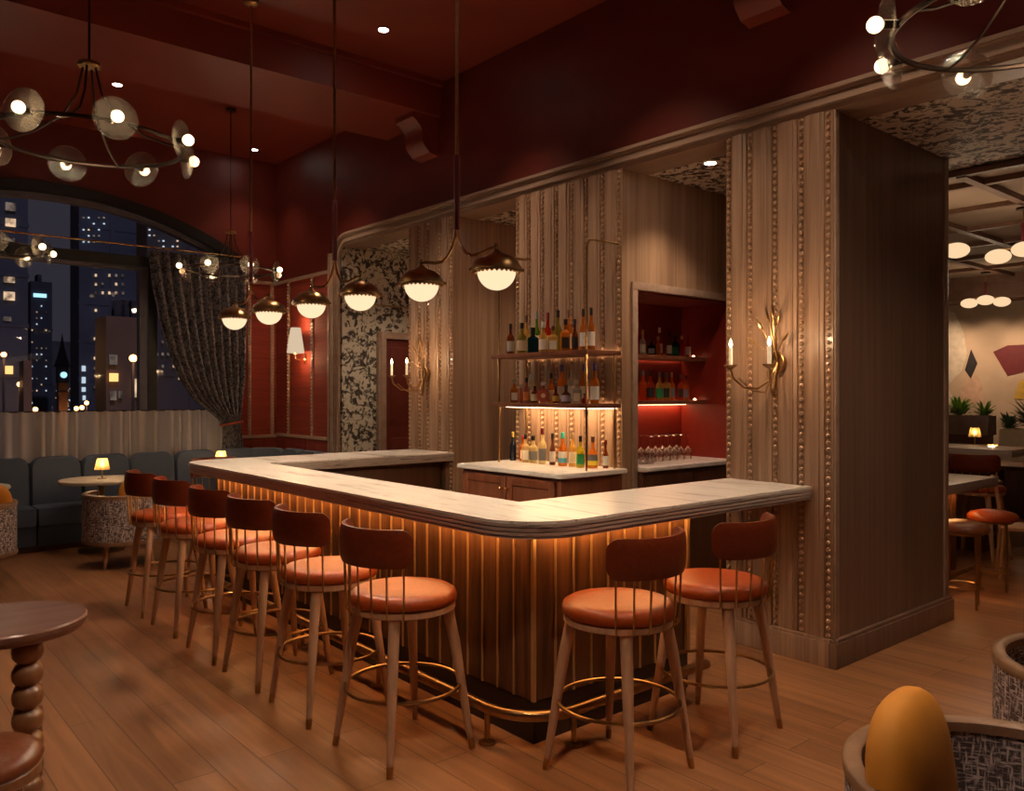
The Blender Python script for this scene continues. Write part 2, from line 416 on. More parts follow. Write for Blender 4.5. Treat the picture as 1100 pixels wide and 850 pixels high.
# window frame, transom, mullion, panes
win = bpy.data.objects.new('window_1', None); C.objects.link(win); win.location = (0, 0, 0); struct(win, 'large arched window onto the city at night')
def archband(b, r0, r1, y0, y1):
    xs = [WX0+(WX1-WX0)*k/40 for k in range(41)]
    for x0, x1 in zip(xs, xs[1:]):
        b.prism([(x0, archz(x0, r0)), (x1, archz(x1, r0)), (x1, archz(x1, r1)), (x0, archz(x0, r1))], y0, y1, 'y')
b = MB(); archband(b, AR-.11, AR+.01, WY-.05, WY+.14); b.box(WX0, WX0+.1, WY-.05, WY+.14, .85, 3.4); b.box(WX1-.1, WX1, WY-.05, WY+.14, .85, 3.4); b.box(WX0, WX1, WY-.05, WY+.14, .84, .93)
b.build('window_frame', 'frame', win, angle=20)
b = MB(); archband(b, AR-.17, AR-.11, WY+.02, WY+.14); b.build('inner_frame', 'framegrey', win, angle=20)
MB().box(WX0+.1, WX1-.1, WY-.03, WY+.12, 3.15, 3.27).build('transom', 'frame', win)
MB().box(WX0+.1, WX1-.1, WY+.01, WY+.12, 3.11, 3.15).build('transom_bead', 'framegrey', win)
MB().box(3.02, 3.12, WY-.03, WY+.12, .93, 3.15).build('mullion', 'frame', win)
MB().box(2.93, 3.02, WY+.0, WY+.12, .93, 3.11).build('mullion_bead', 'framegrey', win)
MB().box(WX0+.1, 2.93, WY+.05, WY+.06, .93, 3.12).build('pane', 'pane', win)
MB().box(3.12, WX1-.1, WY+.05, WY+.06, .93, 3.12).build('pane', 'pane', win)
b = MB(); xs = [WX0+.1+(WX1-WX0-.2)*k/24 for k in range(25)]
b.prism([(xs[0], 3.27)]+[(xs[-1], 3.27)]+[(x, archz(x, AR-.14)) for x in xs[::-1]], WY+.05, WY+.06, 'y'); b.build('pane', 'pane', win)

# red panels with bead trims on window wall and side wall
def beads(b, x, y, z0, z1, r=.016, step=.043):
    k = int((z1-z0)/step)
    for i in range(k+1): b.ball((x, y, z0+i*step), r, 1)
def panelset(name, lab):
    o = bpy.data.objects.new(name, None); C.objects.link(o); struct(o, lab); return o
pw = panelset('wall_panels', 'red panels with beaded strips beside the drape')
MB().box(4.13, 4.64, WY-.012, WY, 1.10, 3.07).build('red_panel', 'redpanel', pw, False)
MB().box(FX-.012, FX, 8.84, WY, 1.12, 3.07).build('red_panel', 'redpanel', pw, False)
b = MB().box(4.13, 4.64, WY-.03, WY, 3.07, 3.11, .004).box(FX-.03, FX, 8.84, WY-.03, 3.07, 3.11, .004)
b.box(4.13, 4.64, WY-.035, WY, 1.06, 1.10, .004).box(FX-.035, FX, 8.84, WY-.035, 1.08, 1.12, .004)
b.build('rail', 'trimwood', pw)
for i, (a, c) in enumerate(((4.27, 'w'), (4.58, 'w'), (9.90, 's'), (9.24, 's'))):
    b = MB(); r = .022
    if c == 'w': b.box(a-r, a+r, WY-.026, WY, 1.10, 3.07, .003)
    else: b.box(FX-.026, FX, a-r, a+r, 1.12, 3.07, .003)
    b.build('strip', 'trimwood', pw)
    b = MB()
    if c == 'w': beads(b, a, WY-.03, 1.12, 3.05)
    else: beads(b, FX-.03, a, 1.14, 3.05)
    b.build('bead_molding', 'bead', pw)
b = MB()
for k in range(3): b.box(4.13+.17*k, 4.13+.17*k+.165, WY-.014, WY, .62, 1.05, .004)
for k in range(5): b.box(FX-.014, FX, 8.86+.29*k, 8.86+.29*k+.28, .62, 1.07, .004)
b.build('dado_tiles', 'redpanel', pw)

# facade arch trim : profile swept along X=FX plane with rounded corner down a leg at Y 8.57-8.83
def trim_path(d, z):
    # d: outward offset of the moulding line measured from the lower/inner edge
    R = .20+d
    return [(-3.5, z+d)]+[(8.57-.20+R*cos(a), z-.20+R*sin(a)) for a in [PI/2-k*PI/2/8 for k in range(9)]]+[(8.57+d, 0)]
def trimband(b, d0, d1, x0, x1, z=3.385):
    P0, P1 = trim_path(d0, z), trim_path(d1, z)
    for i in range(len(P0)-1):
        b.prism([P0[i], P0[i+1], P1[i+1], P1[i]], x0, x1, 'x')
b = MB()
trimband(b, 0, .022, FX-.035, FX); trimband(b, .022, .075, FX-.020, FX); trimband(b, .075, .10, FX-.055, FX); trimband(b, .06, .078, FX-.035, FX)
struct(b.build('trim_1', 'trimwood', angle=25), 'moulded wooden trim framing the top of the bar wall')
b = MB().box(FX-.015, FX+.12, 8.66, 8.83, 0, 3.3, .004).box(FX-.03, FX, 8.80, 8.83, 0, 3.3, .004)
struct(b.build('trim_2', 'trimwood'), 'wooden leg of the trim beside the floral wallpaper')
struct(MB().box(FX, FX+.3, -3.5, 8.6, 3.35, 3.46).build('trim_3', 'trimwood', smooth=False), 'wooden soffit edge under the upper wall')

# patterned ceiling behind the facade
struct(MB().box(FX+.05, 6.63, -4, 9.2, 3.351, 3.42).build('ceiling_2', 'paperceil', smooth=False), 'floral papered soffit behind the bar facade')
struct(MB().box(6.5, 6.8, 3.32, 9.2, 0, 3.35).build('wall_back', 'veneer', smooth=False), 'walnut wall closing the recesses behind the bar')

# piers with boards and bead strips
def pier(idx, y0, y1, marks, lab):
    o = bpy.data.objects.new('wall_pier_%d' % idx, None); C.objects.link(o); struct(o, lab)
    z0, z1 = .17, 3.35
    b = MB()
    st = sorted(marks)
    for a, c in zip(st, st[1:]):
        w = .026
        lo, hi = a+w, c-w
        b.box(FX-.018, FX+.02, lo, hi, z0, z1, .006)
        if hi-lo > .08: b.box(FX-.024, FX-.015, lo+.028, hi-.028, z0, z1, .003)
    b.build('boards', 'panel', o)
    for a in st:
        g = MB().box(FX-.006, FX+.015, a-.027, a+.027, z0, z1)
        g.build('strip_back', 'veneer', o, False)
        g = MB(); beads(g, FX-.014, a, z0+.02, z1-.01, .0150)
        g.build('bead_molding', 'bead', o)
    b = MB().box(FX-.035, FX+.01, y0, y1, 0, .15, .004).box(FX-.026, FX+.008, y0+.001, y1-.001, .149, .17, .003)
    b.build('baseboard', 'panel', o)
    return o
p1 = pier(1, 2.47, 3.25, [2.525, 2.702, 2.882, 3.066, 3.228], 'near pilaster group with five beaded strips and a candle sconce')
p2 = pier(2, 4.19, 5.41, [4.213, 4.379, 4.557, 4.72, 4.899, 5.069, 5.238, 5.39], 'middle pilaster group with beaded strips behind the bottle shelves')
p3 = pier(3, 6.35, 7.107, [6.372, 6.553, 6.754, 6.903, 7.085], 'far pilaster group with five beaded strips')
# solid box behind near pier
bx = bpy.data.objects.new('wall_box', None); C.objects.link(bx); struct(bx, 'dark veneered wall block at the right end of the bar facade')
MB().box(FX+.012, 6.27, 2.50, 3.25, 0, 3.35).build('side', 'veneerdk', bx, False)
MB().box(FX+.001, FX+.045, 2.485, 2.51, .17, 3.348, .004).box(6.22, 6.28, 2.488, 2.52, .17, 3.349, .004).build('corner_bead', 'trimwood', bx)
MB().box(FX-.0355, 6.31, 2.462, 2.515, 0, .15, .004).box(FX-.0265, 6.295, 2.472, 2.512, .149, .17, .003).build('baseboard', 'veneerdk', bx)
# far pier body
struct(MB().box(FX+.015, 6.5, 6.352, 7.10, 0, 3.35).build('wall_recess', 'veneer', smooth=False), 'smooth walnut recess wall between the far and middle pilasters')
# middle pier body with niche carved out
nb = MB()
nb.box(FX+.015, 4.81, 4.192, 4.72, 0, 3.35); nb.box(6.03, 6.5, 4.192, 4.72, 0, 3.35)
nb.box(4.81, 6.03, 4.192, 4.72, 2.44, 3.35); nb.box(FX+.015, 6.5, 4.72, 5.40, 0, 3.35)
nb.box(4.81, 6.03, 4.6, 4.72, 0, 1.04)
struct(nb.build('wall_niche', 'veneer', smooth=False), 'walnut wall with the red bottle niche cut into it')
nl = MB().box(4.81, 6.03, 4.695, 4.72, 1.04, 2.44).box(4.81, 4.825, 4.20, 4.70, 1.04, 2.44).box(6.01, 6.03, 4.20, 4.70, 1.04, 2.44).box(4.81, 6.03, 4.20, 4.70, 2.425, 2.44)
struct(nl.build('wall_lining', 'rednich', smooth=False), 'deep red lining of the bottle niche')
b = MB().box(4.75, 4.81, 4.17, 4.20, .2, 2.442, .005).box(4.75, 6.1, 4.169, 4.20, 2.44, 2.50, .005)
struct(b.build('trim_4', 'trimwood'), 'plain wooden casing around the red niche')
# vestibule with wallpaper and red door
struct(MB().box(FX+.02, 6.5, 8.57, 8.75, 0, 3.35).build('wall_floral', 'paper', smooth=False), 'floral papered wall inside the arch')
dr = bpy.data.objects.new('door_1', None); C.objects.link(dr); struct(dr, 'oxblood panelled door in the floral wall')
MB().box(5.235, 6.1, 8.53, 8.57, 0, 2.30, .004).box(5.30, 6.03, 8.52, 8.54, 1.25, 2.2, .01).box(5.30, 6.03, 8.52, 8.54, .2, 1.1, .01).build('door_leaf', 'door', dr)
MB().box(5.13, 5.235, 8.50, 8.57, 0, 2.302, .01).box(5.13, 6.2, 8.499, 8.57, 2.30, 2.385, .01).box(5.15, 5.19, 8.485, 8.51, 0, 2.37, .004).build('door_casing', 'trimwood', dr)
MB().ball((6.0, 8.50, 1.05), .03, 2).build('door_handle', 'brass', dr)
b = MB().tube([(4.67, 8.45, 2.69), (6.4, 8.45, 2.69)], .010, 8)
tag(b.build('hanging_rail', 'agedbrass'), 'thin bronze rail crossing the floral wallpaper', 'rail')

# ------------------------------------------------------------------ bar
def counter_outline(d):
    o = [(4.648, 2.62+d), (2.62, 2.62+d)]
    o += [(2.62+(.32-d)*cos(math.radians(a)), 2.94+(.32-d)*sin(math.radians(a))) for a in range(262, 180, -9)]
    o += [(2.30+d, 2.94), (2.30+d, 6.72)]
    o += [(2.58+(.28-d)*cos(math.radians(a)), 6.72+(.28-d)*sin(math.radians(a))) for a in range(172, 90, -9)]
    o += [(2.58, 7.0-d), (4.648, 7.0-d), (4.648, 6.33+d), (2.80-d, 6.33+d), (2.80-d, 3.24-d), (4.648, 3.24-d)]
    return o
ct = thing('bar_countertop', 'long U-shaped cream marble bar counter with a ridged stone edge', 'countertop', (0, 0, 0))
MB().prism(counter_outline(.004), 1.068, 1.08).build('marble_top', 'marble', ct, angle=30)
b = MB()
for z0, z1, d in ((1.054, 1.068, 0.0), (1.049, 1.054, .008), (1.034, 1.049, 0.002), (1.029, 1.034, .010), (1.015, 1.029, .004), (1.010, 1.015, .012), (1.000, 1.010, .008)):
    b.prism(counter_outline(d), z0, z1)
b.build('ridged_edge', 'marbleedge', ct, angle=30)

base = thing('bar_island', 'walnut plank bar front with thin brass strips glowing under the marble counter', 'bar', (0, 0, 0))
bw = []
BX, BY = 2.57, 2.87
b = MB()
b.box(BX, BX+.18, BY, 6.9, .18, .998)
b.box(BX+.18, 3.72, BY, BY+.18, .18, .998)
b.build('carcass', 'barwood', base, False)
b = MB()
ys = [BY+.003+.1225*k for k in range(33)]
for y0, y1 in zip(ys, ys[1:]): b.box(BX-.012, BX+.005, y0+.005, y1-.005, .2, .998, .003)
xs = [BX+.003+.1225*k for k in range(10)]
for x0, x1 in zip(xs, xs[1:]): b.box(x0+.006, min(x1, 3.72)-.006, BY-.012, BY+.005, .2, .998, .003)
b.build('planks', 'barwood', base)
b = MB()
for y in ys[1:]: b.box(BX-.020, BX+.002, y-.0045, y+.0045, .2, .996)
for x in xs[1:-1]: b.box(x-.0045, x+.0045, BY-.020, BY+.002, .2, .998)
b.box(BX-.016, BX+.002, BY-.016, BY+.002, .2, .996)
b.box(3.70, 3.725, BY-.02, BY+.18, .2, .998, .002)
b.build('brass_strips', 'strip', base)
MB().box(BX-.006, BX+.18, BY-.006, 6.9, 0, .2).box(BX+.18, 3.72, BY-.006, BY+.18, 0, .2).build('plinth', 'plinth', base, False)
MB().box(BX-.062, BX-.034, 2.95, 6.8, .988, .998).box(BX-.04, 3.70, BY-.062, BY-.034, .988, .998).build('light_strip', 'led', base, False)
b = MB().box(2.75, 4.60, 6.50, 6.9, 0, .998).box(2.76, 4.60, 6.49, 6.5, .12, .95, .003)
b.build('return_panel', 'darkwood', base)
MB().box(BX+.18, BX+.42, 3.4, 6.4, .02, .82).box(BX+.2, BX+.40, 3.42, 6.38, .82, .86, .005).build('under_counter', 'darkwood', base)
MB().box(2.9, 3.70, BY+.18, 3.2, .02, .82).build('under_shelf', 'darkwood', base)

# foot rail
fr = thing('foot_rail', 'polished brass foot rail bending around the corner of the bar', 'foot rail', (0, 0, 0))
RX, RY, RZ = 2.41, 2.735, .165
pts = [(3.72, RY, RZ), (2.70, RY, RZ)]+[(RX+.28+.28*cos(math.radians(a)), RY+.28+.28*sin(math.radians(a)), RZ) for a in range(262, 180, -10)]+[(RX, 3.0, RZ), (RX, 6.8, RZ)]
MB().tube(pts, .026, 12).build('rail', 'agedbrass', fr)
for (x, y) in ((RX-.0, 3.02), (2.70, RY), (3.52, RY), (RX, 4.0), (RX, 4.95), (RX, 5.9), (RX, 6.7)):
    MB().tube([(x, y, .012), (x, y, RZ)], .014, 10).lathe([(.0, 0), (.042, 0), (.042, .008), (.03, .014), (.015, .016)], (x, y, 0), 16).build('post', 'agedbrass', fr)

# ------------------------------------------------------------------ bar stools
def make_stool(lab, grp):
    t = thing('bar_stool', lab, 'bar stool', group=grp)
    prof = [(.0, .735), (.10, .742), (.18, .745), (.225, .742), (.244, .730), (.250, .710), (.249, .692), (.240, .684), (0, .684)]
    MB().lathe(prof, seg=40).build('seat', 'leather', t, angle=50)
    MB().lathe([(0, .650), (.236, .650), (.243, .656), (.243, .680), (.238, .684), (0, .684)], seg=40).build('seat_ring', 'legwood', t)
    for sx in (-1, 1):
        for sy in (-1, 1):
            l = MB().tube([(sx*.145, sy*.145, .66), (sx*.17, sy*.17, .50), (sx*.222, sy*.222, .05)], [.027, .025, .0155], 14).build('leg', 'legwood', t)
            MB().tube([(sx*.222, sy*.222, .05), (sx*.228, sy*.228, 0)], [.0160, .0135], 14).build('ferrule', 'agedbrass', l)
    MB().tube([(.268*cos(a), .268*sin(a), .300) for a in [2*PI*k/48 for k in range(48)]], .0085, 8, closed=True).build('footring', 'agedbrass', t)
    # back : curved padded band centred on local -Y
    R0, R1, A = .262, .288, math.radians(64)
    b = MB(); nu, nv = 28, 10; z0, z1 = .885, 1.055
    def half(u):   # rounded rectangular outline: height half-extent along the band
        s_ = (1-abs(2*u-1))*A*.275   # arc distance from the end
        rr = .055
        return (z1-z0)/2 - (rr-math.sqrt(max(0, rr*rr-(rr-s_)**2)) if s_ < rr else 0)
    zc = (z0+z1)/2
    def surf(R, bulge):
        def f(u, v):
            uu = .5-.5*cos(PI*u); a = -PI/2+(uu*2-1)*A; hh = half(uu)
            w = 2*v-1
            r = R+bulge*(1-abs(w)**4)*(1-abs(2*uu-1)**8)
            return (r*cos(a), r*sin(a), zc+w*hh)
        return f
    fi, fo = surf(R0+.006, -.010), surf(R1-.006, .010)
    b.grid(fi, nu, nv); b.grid(fo, nu, nv)
    per = [(i/nu, 0) for i in range(nu)]+[(1, j/nv) for j in range(nv)]+[(1-i/nu, 1) for i in range(nu)]+[(0, 1-j/nv) for j in range(nv)]
    for k in range(len(per)):
        p, q = per[k], per[(k+1) % len(per)]
        b.add([fi(*p), fi(*q), fo(*q), fo(*p)], [(0, 1, 2, 3)])
    bmesh.ops.remove_doubles(b.bm, verts=b.bm.verts, dist=.0006)
    b.build('backrest', 'leatherdk', t, angle=60)
    for k in range(8):
        a = -PI/2+(k/7*2-1)*math.radians(56)
        MB().tube([(.249*cos(a), .249*sin(a), .655), (.262*cos(a), .262*sin(a), .672), (.272*cos(a), .272*sin(a), .90)], .0048, 6).build('spindle', 'agedbrass', t)
    return t
SG = 'leather bar stools around the marble bar'
st0 = make_stool('orange leather bar stool at the short bar side, nearest the brass-stripped corner', SG)
st0.location = (2.685, 2.44, 0); st0.rotation_euler = (0, 0, .10)
dup(st0, (3.36, 2.42, 0), .12, 'orange leather bar stool at the short bar side, nearest the wooden pilasters', SG)
for k, (x, y, rz, lab) in enumerate((
    (2.085, 3.24, 0.03, 'orange leather bar stool on the long bar side, first from the rounded corner'),
    (2.07, 3.93, -.02, 'orange leather bar stool on the long bar side, second from the rounded corner'),
    (2.07, 4.57, 0.02, 'orange leather bar stool on the long bar side, third from the rounded corner'),
    (2.06, 5.17, 0.0, 'orange leather bar stool on the long bar side, fourth from the rounded corner'),
    (2.055, 5.88, 0.02, 'orange leather bar stool on the long bar side, fifth from the rounded corner'),
    (2.05, 6.53, -.03, 'orange leather bar stool on the long bar side, farthest from the rounded corner'))):
    dup(st0, (x, y, 0), -PI/2+rz, lab, SG)
dup(st0, (2.80, 7.30, 0), PI+.3, 'orange leather bar stool glimpsed behind the far end of the marble counter', SG)

# ------------------------------------------------------------------ back bar
bc = thing('back_bar_cabinet', 'reddish brown two-door cabinet under the bottle shelves', 'cabinet', (0, 0, 0))
MB().box(3.98, 4.612, 4.16, 5.30, .08, 1.045, .003).box(4.02, 4.60, 4.2, 5.26, 0, .08).build('body', 'cabwood', bc)
for y0, y1, k in ((4.20, 4.72, 4.69), (4.735, 5.27, 4.765)):
    d = MB().box(3.962, 3.98, y0, y1, .12, 1.02, .003)
    d.box(3.952, 3.965, y0, y0+.06, .121, 1.019, .002).box(3.952, 3.965, y1-.06, y1, .121, 1.019, .002).box(3.9525, 3.965, y0+.059, y1-.059, .96, 1.018, .002).box(3.9525, 3.965, y0+.059, y1-.059, .122, .18, .002)
    d = d.build('door', 'cabwood', bc)
    MB().tube([(3.952, k, .93), (3.935, k, .93)], .006, 8).ball((3.93, k, .93), .014, 2).build('knob', 'brass', d)
def slab(x0, x1, y0, y1, z0, z1, rad, mat, name, lab):
    p = [(x1, y0)]+arc(x0+rad, y0+rad, rad, 270, 180, 6)+[(x0, y1), (x1, y1)]
    b = MB().prism(p, z0+.005, z1-.005); q = [(x-.0 if x == x1 else x+.006, y+.006 if y < y1 else y) for x, y in p]
    b.prism(q, z1-.005, z1).prism(q, z0, z0+.005)
    return tag(b.build(name, mat, angle=30), lab, 'worktop')
slab(3.94, 4.63, 4.12, 5.33, 1.045, 1.08, .06, 'white', 'white_worktop', 'white stone worktop under the open bottle shelves')
nc = thing('niche_cabinet', 'dark drawer cabinet below the red bottle niche', 'cabinet', (0, 0, 0))
MB().box(4.82, 6.02, 4.13, 4.59, .1, 1.03, .003).box(4.84, 6.02, 4.17, 4.59, 0, .1).build('body', 'darkwood', nc)
for x0, x1 in ((4.84, 5.42), (5.43, 6.01)):
    d = MB().box(x0, x1, 4.115, 4.13, .78, 1.01, .003).build('drawer', 'darkwood', nc)
    xk = (x0+x1)/2
    MB().tube([(xk, 4.115, .90), (xk, 4.10, .90)], .006, 8).ball((xk, 4.093, .90), .014, 2).build('knob', 'brass', d)
tag(MB().box(4.80, 6.40, 4.085, 4.165, 1.045, 1.08, .005).box(4.83, 6.005, 4.165, 4.69, 1.045, 1.08).build('white_worktop', 'white'), 'white stone worktop inside the red niche under the glasses', 'worktop')

sh = thing('bottle_shelving', 'two open walnut shelves hung on thin brass rods above the white worktop', 'shelf', (0, 0, 0))
for z in (1.965, 1.57):
    MB().box(4.255, 4.615, 4.17, 5.28, z-.035, z, .004).build('shelf_board', 'cabwood', sh)
MB().box(4.40, 4.60, 4.2, 5.26, 1.528, 1.534).build('light_strip', 'ledwarm', sh, False)
for z in (1.57, 1.965): MB().box(4.618, 4.630, 4.2, 5.26, z-.014, z-.006).build('light_strip', 'ledwarm', sh, False)
for y in (4.20, 5.20):
    p = [(4.275, y, 1.08), (4.275, y, 2.72), (4.30, y, 2.765), (4.35, y, 2.775), (4.62, y, 2.775)]
    b = MB().tube(p, .009, 8)
    for z in (1.53, 1.925): b.tube([(4.275, y, z-.04), (4.275, y, z)], .013, 8)
    b.build('rod', 'agedbrass', sh)
    MB().tube([(4.575, y, 1.08), (4.575, y, 1.96)], .009, 8).build('rod', 'agedbrass', sh)
ns = thing('niche_shelf', 'upper wooden shelf inside the red niche', 'shelf', (0, 0, 0), group='shelves inside the red niche')
MB().box(4.86, 5.98, 4.682, 4.692, 1.945, 1.953).build('light_strip', 'ledred', ns, False)
MB().box(4.826, 6.008, 4.42, 4.678, 1.93, 1.965, .003).build('shelf_board', 'cabwood', ns)
MB().ball((5.93, 4.50, 1.968), .013, 2).build('spot_light', 'ledred', ns)
ns = thing('niche_shelf', 'lower wooden shelf inside the red niche with light below', 'shelf', (0, 0, 0), group='shelves inside the red niche')
MB().box(4.86, 5.98, 4.682, 4.692, 1.565, 1.573).build('light_strip', 'ledred', ns, False)
MB().box(4.826, 6.008, 4.42, 4.678, 1.55, 1.585, .003).build('shelf_board', 'cabwood', ns)
MB().box(4.86, 5.98, 4.62, 4.68, 1.543, 1.549).build('light_strip', 'ledred', ns, False)
MB().ball((5.95, 4.50, 1.588), .013, 2).build('spot_light', 'ledred', ns)

# ------------------------------------------------------------------ bottles
BC = {'amber': (.72, .27, .045), 'darkamber': (.34, .10, .025), 'gold': (.78, .50, .14), 'paleg': (.85, .72, .42), 'olive': (.42, .36, .08), 'teal': (.01, .06, .07), 'green': (.22, .42, .06),
      'red': (.60, .045, .02), 'pink': (.85, .33, .25), 'orange': (.90, .30, .05), 'clear': (.80, .76, .68), 'navy': (.02, .028, .06), 'brown': (.26, .10, .04), 'yellowgreen': (.65, .55, .06), 'black': (.02, .018, .016), 'dkgreen': (.03, .07, .03), 'orangered': (.85, .16, .03)}
CC = {'black': (.012, .01, .01), 'brown': (.12, .05, .03), 'white': (.8, .78, .72), 'gold': (.62, .38, .08), 'purple': (.055, .03, .19), 'red': (.40, .02, .02), 'darkred': (.16, .015, .015), 'teal': (.04, .46, .36), 'greyblue': (.30, .34, .40), 'clear': (.6, .58, .52), 'cream': (.8, .68, .46), 'wood': (.42, .26, .13), 'green': (.02, .25, .07), 'grey': (.16, .16, .17), 'orange': (.8, .3, .08), 'blackl': (.02, .02, .02), 'blue': (.10, .45, .60), 'lilac': (.5, .45, .58), 'yellow': (.8, .62, .05)}
BM = {k: bottle_mat('bottle_'+k, v, .12 if k in ('teal', 'navy', 'black', 'dkgreen', 'brown') else .55) for k, v in BC.items()}
CM = {k: plain('cap_'+k, v, .35, var=.03) for k, v in CC.items()}
def bottle(x, y, z, h, r, body, cap, label, text, grp, form='round', lz=(.12, .42), label2=None):
    r *= 1.1
    h = h*1.0; ch = min(.055, h*.17)
    hb = h-ch
    if form == 'round': pr = [(0, 0), (r*.92, 0), (r, .006), (r, hb*.60), (r*.96, hb*.66), (r*.72, hb*.73), (r*.42, hb*.79), (r*.36, hb*.99), (0, hb)]
    elif form == 'slim': pr = [(0, 0), (r*.92, 0), (r, .006), (r, hb*.52), (r*.85, hb*.64), (r*.5, hb*.74), (r*.40, hb*.80), (r*.38, hb), (0, hb)]
    elif form == 'squat': pr = [(0, 0), (r*.9, 0), (r, .012), (r*1.0, hb*.45), (r*.88, hb*.58), (r*.55, hb*.68), (r*.30, hb*.76), (r*.30, hb), (0, hb)]
    elif form == 'square': pr = [(0, 0), (r*.94, 0), (r, .006), (r, hb*.66), (r*.9, hb*.72), (r*.45, hb*.78), (r*.36, hb*.82), (r*.36, hb), (0, hb)]
    elif form == 'disc': pr = None
    o = thing('bottle', text, 'bottle', (x, y, z), 0, grp)
    ang = math.atan2(-y, -x)
    if form == 'disc':
        b = MB(); n = 30
        for rr, yy in ((r, .028), (r*.75, .036)):
            b.tube([(0, -yy/2, hb*.42), (0, yy/2, hb*.42)], rr, n)
        for k in range(16): b.ball((r*cos(k*PI/8), 0, hb*.42+r*sin(k*PI/8)), .008, 1)
        b.tube([(0, 0, hb*.42+r*.8), (0, 0, hb)], r*.28, 10); b.box(-r*.5, r*.5, -.016, .016, 0, .012)
        b = b.build('glass_body', BM[body], o, angle=50); o.rotation_euler = (0, 0, ang+PI/2)
        MB().tube([(0, -.024, hb*.42), (0, -.019, hb*.42)], r*.38, 20).build('label', CM[label], o)
    else:
        sq = 6 if form == 'square' else None
        MB().lathe(pr, seg=20 if not sq else 32, sq=sq).build('glass_body', BM[body], o, angle=50)
        if sq: o.rotation_euler = (0, 0, ang)
        if label:
            z0, z1 = lz[0]*hb, lz[1]*hb+hb*.1
            if sq:
                MB().box(r-.001, r+.0015, -r*.72, r*.72, z0, z1).build('label', CM[label], o)
            else:
                a = ang
                MB().lathe([(r*.99, z0), (r+.0012, z0), (r+.0012, z1), (r*.99, z1)], seg=14, a0=a-1.15, a1=a+1.15).build('label', CM[label], o)
            if label2:
                zz = z0+(z1-z0)*.42
                if sq: MB().box(r+.0012, r+.003, -r*.70, r*.70, z0, zz).build('label_band', CM[label2], o)
                else: MB().lathe([(r*.99, z0), (r+.0022, z0), (r+.0022, zz), (r*.99, zz)], seg=14, a0=ang-1.1, a1=ang+1.1).build('label_band', CM[label2], o)
    cr = r*.40 if form not in ('squat',) else r*.34
    cr = max(cr, .011)
    MB().lathe([(0, hb*.985), (cr, hb*.985), (cr*1.05, hb), (cr*1.05, h-.004), (cr*.9, h), (0, h)], seg=14).build('cap', CM[cap], o)
    return o
G1, G2, G3, G4, G5 = 'bottles on the top open shelf', 'bottles on the lower open shelf', 'bottles on the white worktop', 'bottles on the upper niche shelf', 'bottles on the lower niche shelf'
Z1, Z2, Z3, Z5, Z6 = 1.965, 1.57, 1.08, 1.965, 1.585
F, B_ = 4.36, 4.53
